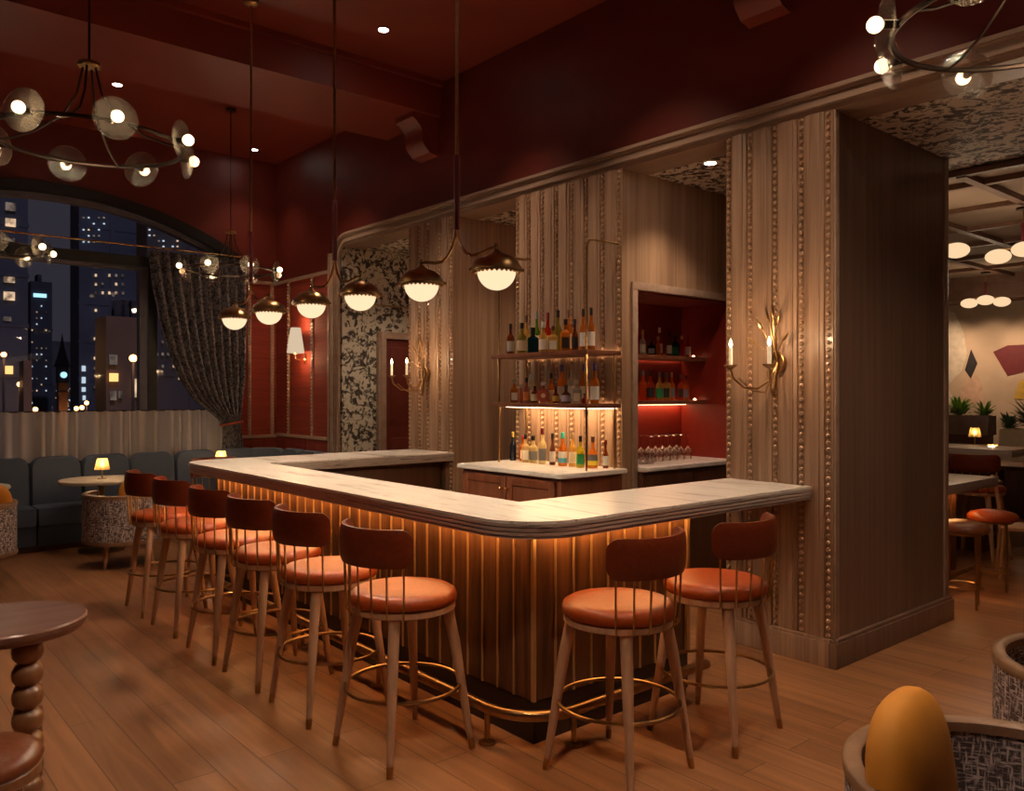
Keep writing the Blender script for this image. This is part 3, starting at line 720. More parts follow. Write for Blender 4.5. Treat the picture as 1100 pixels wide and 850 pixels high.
data = [
 (F, 5.155, Z1, .253, .029, 'darkamber', 'black', 'white', 'amber bottle with white label, far left end of top open shelf', G1, 'round'),
 (F, 5.015, Z1, .251, .036, 'olive', 'black', 'cream', 'olive-gold bottle with broad cream label on top open shelf', G1, 'round'),
 (F, 4.879, Z1, .205, .041, 'teal', 'black', None, 'squat dark teal square bottle on top open shelf', G1, 'square'),
 (F, 4.758, Z1, .242, .031, 'gold', 'white', 'white', 'pale gold bottle with white cap and tall white label on top open shelf', G1, 'round'),
 (F, 4.646, Z1, .206, .035, 'gold', 'brown', 'white', 'square golden bottle with large white label on top open shelf', G1, 'square'),
 (F, 4.506, Z1, .247, .034, 'amber', 'black', 'blackl', 'square amber bottle with small black label on top open shelf', G1, 'square'),
 (F, 4.405, Z1, .240, .023, 'darkamber', 'black', 'blackl', 'slim dark amber bottle with black label on top open shelf', G1, 'slim'),
 (F+.02, 4.335, Z1, .312, .026, 'amber', 'black', 'white', 'tall amber bottle with narrow white label on top open shelf, left of the rod', G1, 'round'),
 (F, 4.235, Z1, .314, .0275, 'amber', 'black', 'white', 'tall amber bottle alone at the right end of the top open shelf', G1, 'round'),
 (B_, 5.151, Z1, .332, .026, 'gold', 'brown', 'cream', 'gold bottle with brown cap in the back row of the top open shelf', G1, 'round'),
 (B_, 5.023, Z1, .353, .027, 'green', 'greyblue', 'white', 'green wine bottle with grey foil at back of top open shelf', G1, 'slim'),
 (B_, 4.888, Z1, .336, .030, 'red', 'darkred', 'white', 'red bottle with white label at back of top open shelf', G1, 'round'),
 (B_, 4.767, Z1, .345, .030, 'olive', 'black', None, 'tall olive bottle with black cap at back of top open shelf', G1, 'round'),
 (B_, 4.644, Z1, .340, .026, 'amber', 'brown', 'cream', 'tall amber bottle with brown cap at back of top open shelf', G1, 'round'),
 (F, 5.108-.0, Z2, .187, .030, 'amber', 'clear', 'white', 'square orange-amber bottle, far left end of lower open shelf', G2, 'square'),
 (F, 5.026, Z2, .148, .016, 'pink', 'clear', None, 'tiny slim peach bottle on lower open shelf', G2, 'slim'),
 (F, 4.958, Z2, .200, .025, 'pink', 'black', 'orange', 'pink bottle with black stopper and orange label on lower open shelf', G2, 'round'),
 (F, 4.857, Z2, .162, .030, 'darkamber', 'gold', 'cream', 'round brown bottle with gold cap and cream label on lower open shelf', G2, 'squat'),
 (F-.02, 4.736, Z2, .165, .044, 'pink', 'clear', 'cream', 'round pink disc-shaped bottle with beaded rim on lower open shelf', G2, 'disc'),
 (F, 4.614, Z2, .130, .026, 'darkamber', 'brown', 'gold', 'small dark bottle with golden label on lower open shelf', G2, 'squat'),
 (F, 4.501, Z2, .140, .036, 'brown', 'brown', 'lilac', 'squat brown bottle with lilac label on lower open shelf', G2, 'squat'),
 (F, 4.385, Z2, .178, .032, 'clear', 'clear', 'cream', 'square clear bottle with cream label on lower open shelf', G2, 'square'),
 (F, 4.300, Z2, .075, .021, 'red', 'darkred', None, 'tiny red squat bottle on lower open shelf', G2, 'squat'),
 (F, 4.198, Z2, .295, .031, 'amber', 'purple', 'white', 'amber bottle with purple cap and white-gold label, right end of lower open shelf', G2, 'round'),
 (B_, 5.110, Z2, .235, .024, 'clear', 'greyblue', 'white', 'clear bottle with grey cap at back of lower open shelf', G2, 'round'),
 (B_, 4.849, Z2, .238, .026, 'amber', 'black', 'cream', 'amber bottle with black cap at back of lower open shelf', G2, 'round'),
 (B_, 4.724, Z2, .303, .034, 'amber', 'purple', 'white', 'amber bottle with purple cap behind the round pink bottle', G2, 'round'),
 (B_, 4.603, Z2, .310, .036, 'clear', 'wood', 'white', 'broad clear bottle with pale stopper and big white label at back of lower open shelf', G2, 'round'),
 (B_, 4.475, Z2, .303, .033, 'amber', 'purple', 'white', 'amber bottle with purple cap directly behind the square clear bottle', G2, 'round'),
 (4.468, 5.283-.03, Z3, .240, .0245, 'navy', 'gold', None, 'navy bottle with gold cap, left end of the white worktop', G3, 'round'),
 (4.513, 5.175, Z3, .212, .0275, 'orange', 'red', 'white', 'orange bottle with red cap and white label on the worktop', G3, 'square'),
 (4.441, 5.062, Z3, .230, .0285, 'paleg', 'black', 'white', 'pale bottle with tall plain white label on the worktop', G3, 'square'),
 (4.458, 4.985, Z3, .220, .034, 'paleg', 'black', 'grey', 'pale gold bottle with dark grey label on the worktop', G3, 'round'),
 (4.433, 4.845, Z3, .287, .030, 'paleg', 'darkred', 'grey', 'pale gold bottle with long dark red cap on the worktop', G3, 'round'),
 (4.432, 4.728, Z3, .250, .022, 'brown', 'black', 'white', 'slim brown bottle with long black cap and two white labels on the worktop', G3, 'slim'),
 (4.436, 4.616, Z3, .261, .033, 'amber', 'teal', 'white', 'amber bottle with teal cap and white-turquoise label', G3, 'round'),
 (4.458, 4.530, Z3, .263, .027, 'gold', 'wood', 'cream', 'golden bottle with pale round stopper and cream label on the worktop', G3, 'round'),
 (4.434, 4.420, Z3, .241, .029, 'yellowgreen', 'black', 'green', 'yellow-green bottle with green label on the worktop', G3, 'round'),
 (4.476, 4.330, Z3, .239, .037, 'amber', 'brown', 'grey', 'stout amber bottle with grey and yellow label on the worktop', G3, 'squat'),
 (4.545, 4.262, Z3, .214, .020, 'darkamber', 'darkred', 'white', 'slim red-amber bottle at the right end of the worktop', G3, 'slim'),
 (5.248, 4.50, Z5, .208, .023, 'clear', 'gold', 'white', 'clear bottle with gold cap at the left of the upper niche shelf', G4, 'round'),
 (5.331, 4.60, Z5, .259, .022, 'red', 'darkred', None, 'tall red bottle in the back row of the upper niche shelf', G4, 'round'),
 (5.361, 4.50, Z5, .134, .033, 'black', 'black', 'grey', 'short black square bottle with silver label on the upper niche shelf', G4, 'square'),
 (5.446, 4.50, Z5, .162, .018, 'orange', 'wood', None, 'thin orange bottle on the upper niche shelf', G4, 'slim'),
 (5.526, 4.55, Z5, .245, .025, 'red', 'cream', 'cream', 'red bottle with cream cap and cream label on the upper niche shelf', G4, 'round'),
 (5.594, 4.50, Z5, .213, .022, 'brown', 'black', 'white', 'dark bottle with small white label on the upper niche shelf', G4, 'round'),
 (5.702, 4.52, Z5, .190, .036, 'dkgreen', 'black', 'green', 'broad black-green square bottle on the upper niche shelf', G4, 'square'),
 (5.805, 4.53, Z5, .186, .025, 'red', 'gold', None, 'plain red square bottle on the upper niche shelf', G4, 'square'),
 (5.905, 4.54, Z5, .215, .023, 'red', 'darkred', 'white', 'red bottle with white label at the right end of the upper niche shelf', G4, 'round'),
 (5.270, 4.52, Z6, .253, .029, 'orangered', 'grey', None, 'glowing orange-red bottle at the left end of the lower niche shelf', G5, 'round'),
 (5.379, 4.53, Z6, .250, .031, 'orangered', 'black', 'blackl', 'orange-red bottle with dark label, second on the lower niche shelf', G5, 'round'),
 (5.490, 4.52, Z6, .238, .030, 'gold', 'grey', 'green', 'yellow bottle with green label on the lower niche shelf', G5, 'round'),
 (5.594, 4.53, Z6, .241, .032, 'gold', 'grey', 'blackl', 'yellow bottle with black label on the lower niche shelf', G5, 'square'),
 (5.690, 4.55, Z6, .244, .025, 'orange', 'wood', 'grey', 'orange bottle with grey label on the lower niche shelf', G5, 'round'),
 (5.792, 4.53, Z6, .232, .024, 'orangered', 'grey', 'blackl', 'orange-red square bottle with black label on the lower niche shelf', G5, 'square'),
 (5.890, 4.55, Z6, .218, .026, 'orange', 'brown', 'grey', 'orange square bottle at the right end of the lower niche shelf', G5, 'square'),
]
for d in data:
    l2 = {'amber bottle with teal cap and white-turquoise label': 'blue', 'stout amber bottle with grey and yellow label on the worktop': 'yellow', 'orange bottle with red cap and white label on the worktop': None}.get(d[8])
    bottle(*d, label2=l2)

# glasses upside down on the niche worktop
g0 = thing('wine_glass', 'upside-down stemmed glasses lined up on the niche worktop', 'glass', group='stemmed glasses in the red niche')
MB().lathe([(.030, 0), (.034, .03), (.036, .06), (.030, .085), (.012, .105), (.004, .115)], seg=18).build('bowl', 'wineglass', g0)
MB().lathe([(.004, .115), (.0035, .19), (.006, .205), (.034, .212), (.034, .215), (0, .215)], seg=18).build('stem', 'wineglass', g0)
words = ['first', 'second', 'third', 'fourth', 'fifth', 'sixth']
for row, (y, rn) in enumerate(((4.38, 'front'), (4.54, 'back'))):
    for k in range(6):
        lab = 'upside-down stemmed glass in the %s row of the niche, %s from the left' % (rn, words[k])
        x = 5.22+.095*k+(.05 if row else 0)
        if row == 0 and k == 0: g0.location = (x, y, 1.08); g0['label'] = lab
        else: dup(g0, (x, y, 1.08), 0, lab)
t0 = tag(MB().lathe([(0, .006), (.026, .006), (.030, .012), (.034, .085), (.036, .085), (.032, 0), (0, 0)], seg=20).build('tumbler', 'wineglass'), 'low glass tumbler at the left end of the niche worktop', 'glass', 'tumblers in the red niche')
t0.location = (5.02, 4.30, 1.08)
for k, (x, y, l) in enumerate(((5.10, 4.30, 'low glass tumbler just right of the leftmost one in the niche'), (5.11, 4.42, 'low glass tumbler behind the others in the niche'))):
    o = t0.copy(); C.objects.link(o); o.location = (x, y, 1.08); o['label'] = l

# ------------------------------------------------------------------ pendants over the bar
def dome_lamp(t, y):
    Z = 2.25
    d = MB().lathe([(.118, 0), (.124, .004), (.122, .018), (.104, .048), (.074, .070), (.040, .082), (.020, .092), (.010, .106), (.0, .112)], (0, y, Z), 32)
    for k in range(28):
        a = 2*PI*k/28; d.ball((.108*cos(a), y+.108*sin(a), Z-.006), .010, 1)
    d.lathe([(.096, .004), (.121, .001), (.121, -.007), (.098, -.007), (.096, .004)], (0, y, Z), 32)
    lamp = d.build('lamp_shade', 'agedbrass', t, angle=50)
    for s in (-1, 1): MB().ball((s*.126*.76, y-s*.126*.65, Z+.004), .012, 2).build('side_knob', 'agedbrass', lamp)
    g = MB().lathe([(.095, 0)]+[(.095*cos(a), -.092*sin(a)) for a in [PI/2*k/10 for k in range(1, 10)]]+[(0, -.092)], (0, y, Z-.004), 28)
    g.build('opal_glass', 'opal', lamp, angle=80)
PG = 'brass twin-lamp pendants above the marble bar'
for i, (y, lab) in enumerate(((3.45, 'brass pendant with two opal dome lamps nearest the bar corner'), (4.775, 'brass pendant with two opal dome lamps, the middle one over the bar'), (6.11, 'brass pendant with two opal dome lamps farthest along the bar'))):
    if i == 0:
        pd = thing('pendant_light', lab, 'pendant light', (2.55, y, 0), 0, PG)
        MB().tube([(0, 0, 2.88), (0, 0, CZ)], .0095, 10).build('rod', 'agedbrass', pd)
        MB().tube([(0, 0, 2.50), (0, 0, 2.89)], .016, 12).build('leather_sleeve', 'sleeve', pd)
        MB().lathe([(0, -.055), (.03, -.052), (.055, -.035), (.06, 0), (0, 0)], (0, 0, CZ), 20).build('ceiling_cup', 'agedbrass', pd)
        for s in (-1, 1):
            q = [(0, s*.004, 2.52), (0, s*.010, 2.47), (0, s*.035, 2.415), (0, s*.08, 2.37), (0, s*.13, 2.350), (0, s*.20, 2.352), (0, s*.285, 2.366), (0, s*.325, 2.368)]
            MB().tube(q, .0085, 8).tube([(0, s*.328, 2.34), (0, s*.328, 2.385)], .009, 8).build('arm', 'brass', pd)
            dome_lamp(pd, s*.328)
    else: dup(pd, (2.55, y, 0), 0, lab)
for y in (3.12, 3.78, 4.44, 5.105, 5.78, 6.44):
    light('SPOT', 'pendant_glow', (2.55, y, 2.135), 20, WARM, .07, spot=150, blend=.55)

# ------------------------------------------------------------------ ring chandeliers
YAW = math.radians(40.32)
def make_chandelier(lab, grp):
    t = thing('ring_chandelier', lab, 'chandelier', group=grp)
    R = .455
    MB().tube([(R*cos(a), R*sin(a), 0) for a in [2*PI*k/64 for k in range(64)]], .0115, 8, closed=True).build('ring', 'bronze', t)
    MB().tube([(0, 0, .42), (0, 0, 1.72)], .006, 8).build('rod', 'bronze', t)
    MB().lathe([(0, 1.70), (.05, 1.70), (.055, 1.705), (.055, 1.72), (0, 1.72)], seg=20).build('ceiling_plate', 'bronze', t)
    h = MB().lathe([(0, .39), (.05, .395), (.055, .405), (.05, .42), (.02, .425), (0, .43)], seg=20)
    for k in range(8): h.ball((.052*cos(k*PI/4), .052*sin(k*PI/4), .40), .009, 1)
    h.build('hub', 'agedbrass', t)
    for k in range(4):
        a = math.radians(-95+22.5+90*k+40.0)
        MB().tube([(.03*cos(a), .03*sin(a), .40), (.06*cos(a), .06*sin(a), .26), (.13*cos(a), .13*sin(a), .14), (.27*cos(a), .27*sin(a), .05), (.38*cos(a), .38*sin(a), .012), (R*cos(a), R*sin(a), 0)], .006, 6).build('arm', 'bronze', t)
    for k in range(8):
        a = math.radians(-95+45*k)-YAW
        ax = Vector((cos(a), sin(a), 0)); side = Vector((-sin(a), cos(a), 0)); c = ax*(R+.025)
        d = MB()
        # shallow glass dish facing outward
        prof = [(0, .0), (.03, .002), (.07, .010), (.102, .022), (.102, .026), (.07, .015), (.03, .006), (0, .004)]
        n = 36; rings = []
        for r, q in prof:
            rings.append([d.bm.verts.new(c+ax*q+side*(r*cos(2*PI*j/n))+Vector((0, 0, r*sin(2*PI*j/n)))) for j in range(n)] if r else [d.bm.verts.new(c+ax*q)])
        for A_, B2 in zip(rings, rings[1:]):
            for j in range(n):
                j2 = (j+1) % n
                if len(A_) == 1: d.bm.faces.new([A_[0], B2[j], B2[j2]])
                elif len(B2) == 1: d.bm.faces.new([A_[j], A_[j2], B2[0]])
                else: d.bm.faces.new([A_[j], A_[j2], B2[j2], B2[j]])
        ds = d.build('glass_disc', 'disc', t, angle=60)
        MB().tube([ax*R, ax*(R+.055)], .016, 12).build('lamp_holder', 'bronze', t)
        p = ax*(R+.083); MB().ball(tuple(p), .0285, 3).build('bulb', 'bulb', t)
    return t
CG = 'ring chandeliers with glass discs'
CHZ = 2.955
ch0 = make_chandelier('ring chandelier with eight glass discs at upper left, largest of its kind seen whole', CG)
ch0.location = (1.085, 4.69, CHZ)
dup(ch0, (3.37, 8.61, CHZ), 0, 'small ring chandelier in front of the drape beside the corner', CG)
dup(ch0, (1.16, 8.68, CHZ), 0, 'ring chandelier before the window glass, cut by the left picture edge', CG)
dup(ch0, (3.24, 1.0, CHZ), 0, 'ring chandelier above the passage at the top right, cut by the picture edge', CG)
for x, y in ((1.085, 4.69), (3.37, 8.61), (1.16, 8.68), (3.24, 1.0)):
    light('POINT', 'chandelier_glow', (x, y, CHZ-.16), 5, WARM, .03)

# ------------------------------------------------------------------ downlights
def down(x, y, z, lab, power, spot=85, grp='recessed ceiling downlights'):
    t = thing('downlight', lab, 'downlight', (x, y, z), 0, grp)
    MB().lathe([(.040, -.002), (.056, -.004), (.058, 0), (.040, 0)], seg=24).build('trim_ring', 'redceil' if z > 4 else 'cream', t)
    MB().lathe([(0, -.0035), (.041, -.0035), (.041, -.001), (0, -.001)], seg=24).build('lens', 'down', t)
    if power: light('SPOT', 'downlight_beam', (x, y, z-.03), power, (1, .76, .54), .04, spot=spot, blend=.8)
down(3.606, 5.907, CZ, 'recessed downlight in the red ceiling before the beam', 130)
for k, y in enumerate((2.3, 3.75, 5.2, 6.7, 8.2)):  # spotlights added to put more warm light on the bar facade
    lab = 'added ceiling spotlight brightening the pilasters, %s from the lounge end' % ('first', 'second', 'third', 'fourth', 'fifth')[k]
    t = thing('spotlight', lab, 'spotlight', (3.35, y, CZ), 0, 'added spotlights before the bar facade')
    MB().tube([(0, 0, 0), (.012, 0, -.05)], .045, 16).build('housing', 'bronze', t)
    light('SPOT', 'facade_fill', (3.37, y, CZ-.07), 52, (1, .75, .52), .05, rot=(0, -math.radians(27), 0), spot=62, blend=.85)
down(2.253, 8.653, CZ, 'recessed downlight in the red ceiling beside the left chandelier', 70)
down(4.159, 9.87, CZ, 'recessed downlight in the ceiling corner behind the far pendant rod', 20)
down(5.046, 3.676, 3.351, 'recessed downlight in the floral papered soffit', 40, 110)
down(.9, 1.4, CZ, 'added unseen downlight over the open lounge floor before the bar', 190)  # out of view, added as fill for the lounge floor
down(3.6, 1.5, CZ, 'added unseen downlight over the lounge chairs near the passage', 170)  # fill lamp out of view, added above the chairs
down(5.15, 5.55, 3.351, 'recessed downlight in the papered soffit of the walnut recess', 24, 110)
down(5.2, 7.5, 3.351, 'added hidden downlight in the papered soffit before the red door', 36, 120)  # added out of sight to brighten the floral wall
down(5.5, 1.2, 3.351, 'added unseen downlight in the papered soffit over the passage', 26, 120)  # out of view, added to fill the passage with light
down(-.8, 4.6, CZ, 'added unseen downlight over the open floor left of the bar', 75)  # fill lamp added out of view for the left floor

# ------------------------------------------------------------------ candle sconces
def make_sconce(lab, grp):
    t = thing('wall_sconce', lab, 'wall light', group=grp)   # local: wall plane x=0, room toward -x
    MB().tube([(0, 0, 0), (-.02, 0, 0)], .05, 20).lathe([(0, 0)], (0, 0, 0)).tube([(-.03+.0, .045*cos(a), .06*sin(a)) for a in [2*PI*k/20 for k in range(20)]], .009, 8, closed=True).build('back_plate', 'agedbrass', t)
    for s in (-1, 1):
        cx, cy = -.33, s*.134
        q = [(-.03, 0, -.02), (-.09, s*.015, -.11), (-.17, s*.05, -.165), (-.25, s*.095, -.16), (-.315, s*.128, -.10), (cx, cy, -.045)]
        MB().tube(q, .007, 8).build('arm', 'agedbrass', t)
        MB().tube([(-.05, 0, -.05), (-.12, s*.03, -.19), (-.20, s*.07, -.175), (-.28, s*.11, -.10)], .004, 6).build('vine', 'agedbrass', t)
        MB().lathe([(0, -.048), (.012, -.045), (.036, -.028), (.042, -.020), (.032, -.026), (0, -.038)], (cx, cy, 0), 18).build('drip_pan', 'agedbrass', t)
        c = MB().lathe([(0, -.034), (.012, -.034), (.012, .085), (0, .087)], (cx, cy, 0), 14).build('candle', 'candle', t)
        MB().lathe([(0, .087), (.008, .095), (.011, .108), (.007, .125), (0, .145)], (cx, cy, 0), 12).build('flame', 'flame', c)
    for k, (dy, zt, dx) in enumerate(((.0, .36, .03), (.09, .27, .05), (.13, .15, .07), (-.07, .30, .05), (-.12, .17, .05), (.05, .33, .02))):
        q = [(-.03, 0, 0), (-.05-dx*.4, dy*.25, zt*.4), (-.05-dx, dy*.65, zt*.75), (-.05-dx*1.3, dy, zt)]
        b = MB().tube(q, .0035, 6)
        a, c = Vector(q[2]), Vector(q[3]); d = (c-a)
        b.tube([a, a+d*.3, a+d*.7, a+d*1.25], [.003, .012, .010, .001], 8)
        b.build('wheat_stem', 'agedbrass', t)
    MB().tube([(-.03, 0, 0), (-.05, 0, -.12), (-.06, 0, -.20)], [.008, .012, .006], 8).ball((-.06, 0, -.21), .016, 2).build('stem_bundle', 'agedbrass', t)
    return t
KG = 'two-candle brass wheat sconces'
sc0 = make_sconce('brass wheat sconce with two candles on the near pilasters', KG); sc0.location = (FX-.03, 2.84, 1.84)
dup(sc0, (FX-.03, 6.74, 1.84), 0, 'brass wheat sconce with two candles on the far pilasters', KG)
for y in (2.84, 6.74):
    for s in (-1, 1): light('POINT', 'candle_glow', (FX-.36, y+s*.134, 1.99), 2.4, (1, .64, .34), .02)

# shaded sconce on the red panel
ws = thing('shaded_sconce', 'white pleated shade wall lamp glowing on the red panel', 'wall light', (FX-.012, 9.42, 0))
MB().lathe([(.0, 0), (.03, .002), (.03, .010), (0, .012)], (0, 0, 2.06), 16).box(-.02, 0, -.02, .02, 2.0, 2.13, .004).tube([(-.01, 0, 2.06), (-.08, 0, 2.05), (-.14, 0, 2.07), (-.14, 0, 2.13)], .008, 8).lathe([(0, 2.12), (.035, 2.125), (.02, 2.14), (0, 2.14)], (-.14, 0, 0), 14).build('bracket', 'brass', ws)
b = MB(); n = 48
def shd(u, v):
    a = 2*PI*u; r = (.105-.045*v)*(1+.02*cos(a*24)); return (-.14+r*cos(a), r*sin(a), 2.14+.31*v)
b.grid(shd, 96, 4); b.build('lamp_shade', 'shade', ws)
light('POINT', 'sconce_glow', (FX-.155, 9.42, 2.50), 3, (1, .6, .3), .03)
light('POINT', 'sconce_glow', (FX-.155, 9.42, 2.08), 5, (1, .6, .3), .03)

# ------------------------------------------------------------------ banquette
bq = thing('banquette', 'slate blue velvet banquette running under the window and round the corner', 'banquette', (0, 0, 0))
def backpad(w, hgt):
    b = MB(); th = .12
    def outline(k):   # rounded top pad outline
        pts = [(-w/2, .0), (w/2, .0)]+[(w/2-.12+.12*cos(a), hgt-.12+.12*sin(a)+.0) for a in [PI/2*j/6 for j in range(7)]]+[(-w/2+.12-.12*sin(a), hgt-.12+.12*cos(a)) for a in [PI/2*j/6 for j in range(7)]]
        return [(x*k, z if z == 0 else (z-(1-k)*.25)) for x, z in pts]
    p0, p1 = outline(1.0), outline(.94)
    n = len(p0)
    rings = [[b.bm.verts.new((x, y, z)) for x, z in p] for p, y in ((p1, -th/2-.02), (p0, -th/2+.015), (p0, th/2-.015), (p1, th/2))]
    for A_, B2 in zip(rings, rings[1:]):
        for i in range(n): b.bm.faces.new([A_[i], A_[(i+1) % n], B2[(i+1) % n], B2[i]])
    b.bm.faces.new(rings[0]); b.bm.faces.new(rings[-1][::-1])
    return b
xs = [-.55+.50*k for k in range(10)]
def place(o, x, y, z, rz, tilt=-.10):
    o.location = (x, y, z); o.rotation_euler = (tilt, 0, rz); return o
for k, x in enumerate(xs):
    if x > 4.1: break
    p = backpad(.49, .56).build('back_cushion', 'blue', bq, angle=50); place(p, x+.03, 9.98, .40, 0)
    MB().box(x+.03-.247, x+.03+.247, 9.56, 10.02, .27, .46, .035).build('seat_cushion', 'blue', bq)
    MB().box(x+.03-.245, x+.03+.245, 9.59, 10.04, .06, .28, .012).build('base', 'bluedk', bq)
p = backpad(.50, .56).build('back_cushion', 'blue', bq, angle=50); place(p, 4.30, 9.86, .40, -PI/4)
MB().box(4.20, 4.62, 9.56, 10.02, .27, .46, .035).build('seat_cushion', 'blue', bq)
MB().box(4.20, 4.62, 9.59, 10.04, .06, .28, .012).build('base', 'bluedk', bq)
for y in (9.48, 8.98, 8.48):
    p = backpad(.49, .56).build('back_cushion', 'blue', bq, angle=50); place(p, 4.47, y, .40, -PI/2)
    MB().box(4.0, 4.6, y-.247, y+.247, .27, .46, .035).build('seat_cushion', 'blue', bq)
    MB().box(4.03, 4.62, y-.245, y+.245, .06, .28, .012).build('base', 'bluedk', bq)
MB().box(-.7, 4.6, 9.66, 10.0, 0, .06).box(4.1, 4.6, 8.3, 9.66, 0, .06).build('toe_kick', 'darkwood', bq, False)

# ------------------------------------------------------------------ drape, cafe curtain, rods
b = MB()
def drape(u, v):
    z = 3.33-2.53*v
    # left edge profile
    ks = [(3.33, 2.97), (2.9, 3.01), (2.5, 3.09), (2.1, 3.20), (1.8, 3.33), (1.55, 3.51), (1.38, 3.73), (1.27, 3.85), (1.1, 3.86), (.8, 3.84)]
    xl = ks[-1][1]
    for (z0, x0), (z1, x1) in zip(ks, ks[1:]):
        if z <= z0 and z >= z1: f = (z0-z)/(z0-z1); xl = x0+(x1-x0)*f; break
    ke = [(3.33, 4.15), (1.8, 4.13), (1.27, 4.07), (1.1, 4.09), (.8, 4.13)]
    xr = ke[-1][1]
    for (z0, x0), (z1, x1) in zip(ke, ke[1:]):
        if z <= z0 and z >= z1: f = (z0-z)/(z0-z1); xr = x0+(x1-x0)*f; break
    uu = u+.012*sin(9*u*PI+z*1.5)
    w = xr-xl; amp = .028+.030*min(1, w/.8)
    return (xl+w*uu, 10.10+amp*sin(uu*2*PI*10+.6*sin(z*2)), z)
b.grid(drape, 180, 40)
dp = thing('drape', 'heavy grey-brown patterned drape tied back beside the window', 'curtain', (0, 0, 0))
b.build('fabric', 'drape', dp, angle=80)
MB().tube([(3.96+.135*cos(a), 10.10+.08*sin(a), 1.27+.02*cos(a)) for a in [2*PI*k/24 for k in range(24)]], .016, 8, closed=True).build('tieback', 'leatherdk', dp)
rd = thing('curtain_rod', 'thin brass curtain rod across the arched window', 'curtain rod', (0, 0, 0))
MB().tube([(-.1, 10.14, 3.37), (4.2, 10.14, 3.37)], .012, 8).build('rod', 'brass', rd)
cf = thing('cafe_curtain', 'pale sheer half-height curtain hanging behind the banquette', 'curtain', (0, 0, 0))
MB().tube([(-.05, 10.19, 1.44), (4.05, 10.19, 1.44)], .008, 8).build('rod', 'bronze', cf)
b = MB(); b.grid(lambda u, v: (-.04+4.08*u, 10.19+.036*sin(u*2*PI*30+1.6*sin(u*37)+.7*sin(u*91))*(.7+.3*v), 1.44-.56*v), 620, 4)
b.build('fabric', 'sheer', cf, angle=80)

# ------------------------------------------------------------------ lounge furniture
def make_tub(name_lab, R=.39, grp=None, cushion=(0, -.20), cang=0.0):
    t = thing('tub_chair', name_lab, 'armchair', group=grp)      # opening toward local +Y
    a0, a1 = math.radians(90+48), math.radians(90+360-48)
    MB().lathe([(R, .27), (R, .66), (R-.036, .66), (R-.036, .30), (R, .27)], seg=40, a0=a0, a1=a1).build('shell', 'tweed', t, angle=50)
    MB().lathe([(R+.005, .662), (R+.006, .690), (R, .696), (R-.034, .696), (R-.041, .690), (R-.040, .662), (R+.005, .662)], seg=44, a0=a0, a1=a1).build('rim', 'tubwood', t, angle=50)
    for a in (a0, a1):
        c, s_ = cos(a), sin(a)
        MB().tube([((R-.026)*c, (R-.026)*s_, .24), ((R-.026)*c, (R-.026)*s_, .69)], .022, 10).build('front_post', 'tubwood', t)
    MB().lathe([(0, .235), (R+.005, .235), (R+.010, .25), (R+.005, .27), (0, .27)], seg=44).build('base_ring', 'tubwood', t)
    MB().lathe([(0, .27), (R-.06, .27), (R-.055, .30), (R-.055, .40), (R-.08, .43), (0, .445)], seg=36).build('seat_cushion', 'tweed', t, angle=50)
    for k in range(4):
        a = PI/4+k*PI/2; c, s_ = cos(a), sin(a)
        MB().tube([(.24*c, .24*s_, .24), (.30*c, .30*s_, 0)], [.026, .015], 10).build('leg', 'legwood', t)
    c = MB().ball((0, 0, 0), 1, 4)
    for v in c.bm.verts:
        q = Vector(v.co); k = (abs(q.x)**2.6+abs(q.y)**2.6+abs(q.z)**2.6)**(-1/2.6); v.co = Vector((q.x*k*.215, q.y*k*.075, q.z*k*.24))
    c = c.build('back_cushion', 'mustard', t, angle=80)
    c.location = (cushion[0], cushion[1], .635); c.rotation_euler = (.12, 0, cang)
    return t
TG = 'tweed tub chairs with wooden rims'
tb = make_tub('tweed tub chair with mustard cushion in the lower right foreground', .40, TG, (.115, -.205), .12)
tb.location = (2.27, .735, 0); tb.rotation_euler = (0, 0, PI)
dup(tb, (3.50, .80, 0), -1.2, 'tweed tub chair cut off at the right edge above the nearest one', TG)
dup(tb, (2.30, 8.44, 0), -.25, 'tweed tub chair pulled up to the round table before the banquette', TG)
dup(tb, (.96, 8.44, 0), .1, 'tweed tub chair at the far left edge before the banquette', TG)
def make_ctable(lab, grp):
    t = thing('cafe_table', lab, 'table', group=grp)
    MB().lathe([(0, .715), (.39, .715), (.405, .725), (.405, .742), (.398, .75), (0, .75)], seg=48).build('table_top', 'cream', t)
    MB().lathe([(0, 0), (.22, 0), (.22, .012), (.05, .03), (.028, .05), (.028, .66), (.06, .70), (.12, .715), (0, .715)], seg=28).build('pedestal', 'agedbrass', t)
    return t
QG = 'round pale cafe tables along the banquette'
tc0 = make_ctable('round pale cafe table with a small lamp, before the left banquette', QG); tc0.location = (2.27, 9.30, 0)
dup(tc0, (1.04, 9.30, 0), 0, 'round pale cafe table just entering at the left picture edge', QG)
dup(tc0, (3.62, 9.20, 0), 0, 'round pale cafe table hidden behind the bar corner', QG)
def make_tlamp(lab, grp):
    t = thing('table_lamp', lab, 'table lamp', group=grp)
    MB().lathe([(0, 0), (.045, 0), (.045, .006), (.008, .012), (.006, .12), (.02, .13), (0, .13)], seg=20).build('stem', 'agedbrass', t)
    MB().lathe([(.075, .10), (.062, .16), (.048, .215), (.046, .215), (.060, .16), (.073, .10)], seg=24).build('glass_shade', 'lampglass', t)
    MB().lathe([(0, .13), (.018, .135), (.024, .155), (.016, .18), (0, .19)], seg=16).build('bulb', 'flame', t)
    return t
LG = 'small glass table lamps'
tl0 = make_tlamp('small glass lamp glowing on the round cafe table', LG); tl0.location = (2.27, 9.28, .75)
dup(tl0, (3.62, 9.55, .75), 0, 'small glass lamp glimpsed above the far left end of the bar', LG)
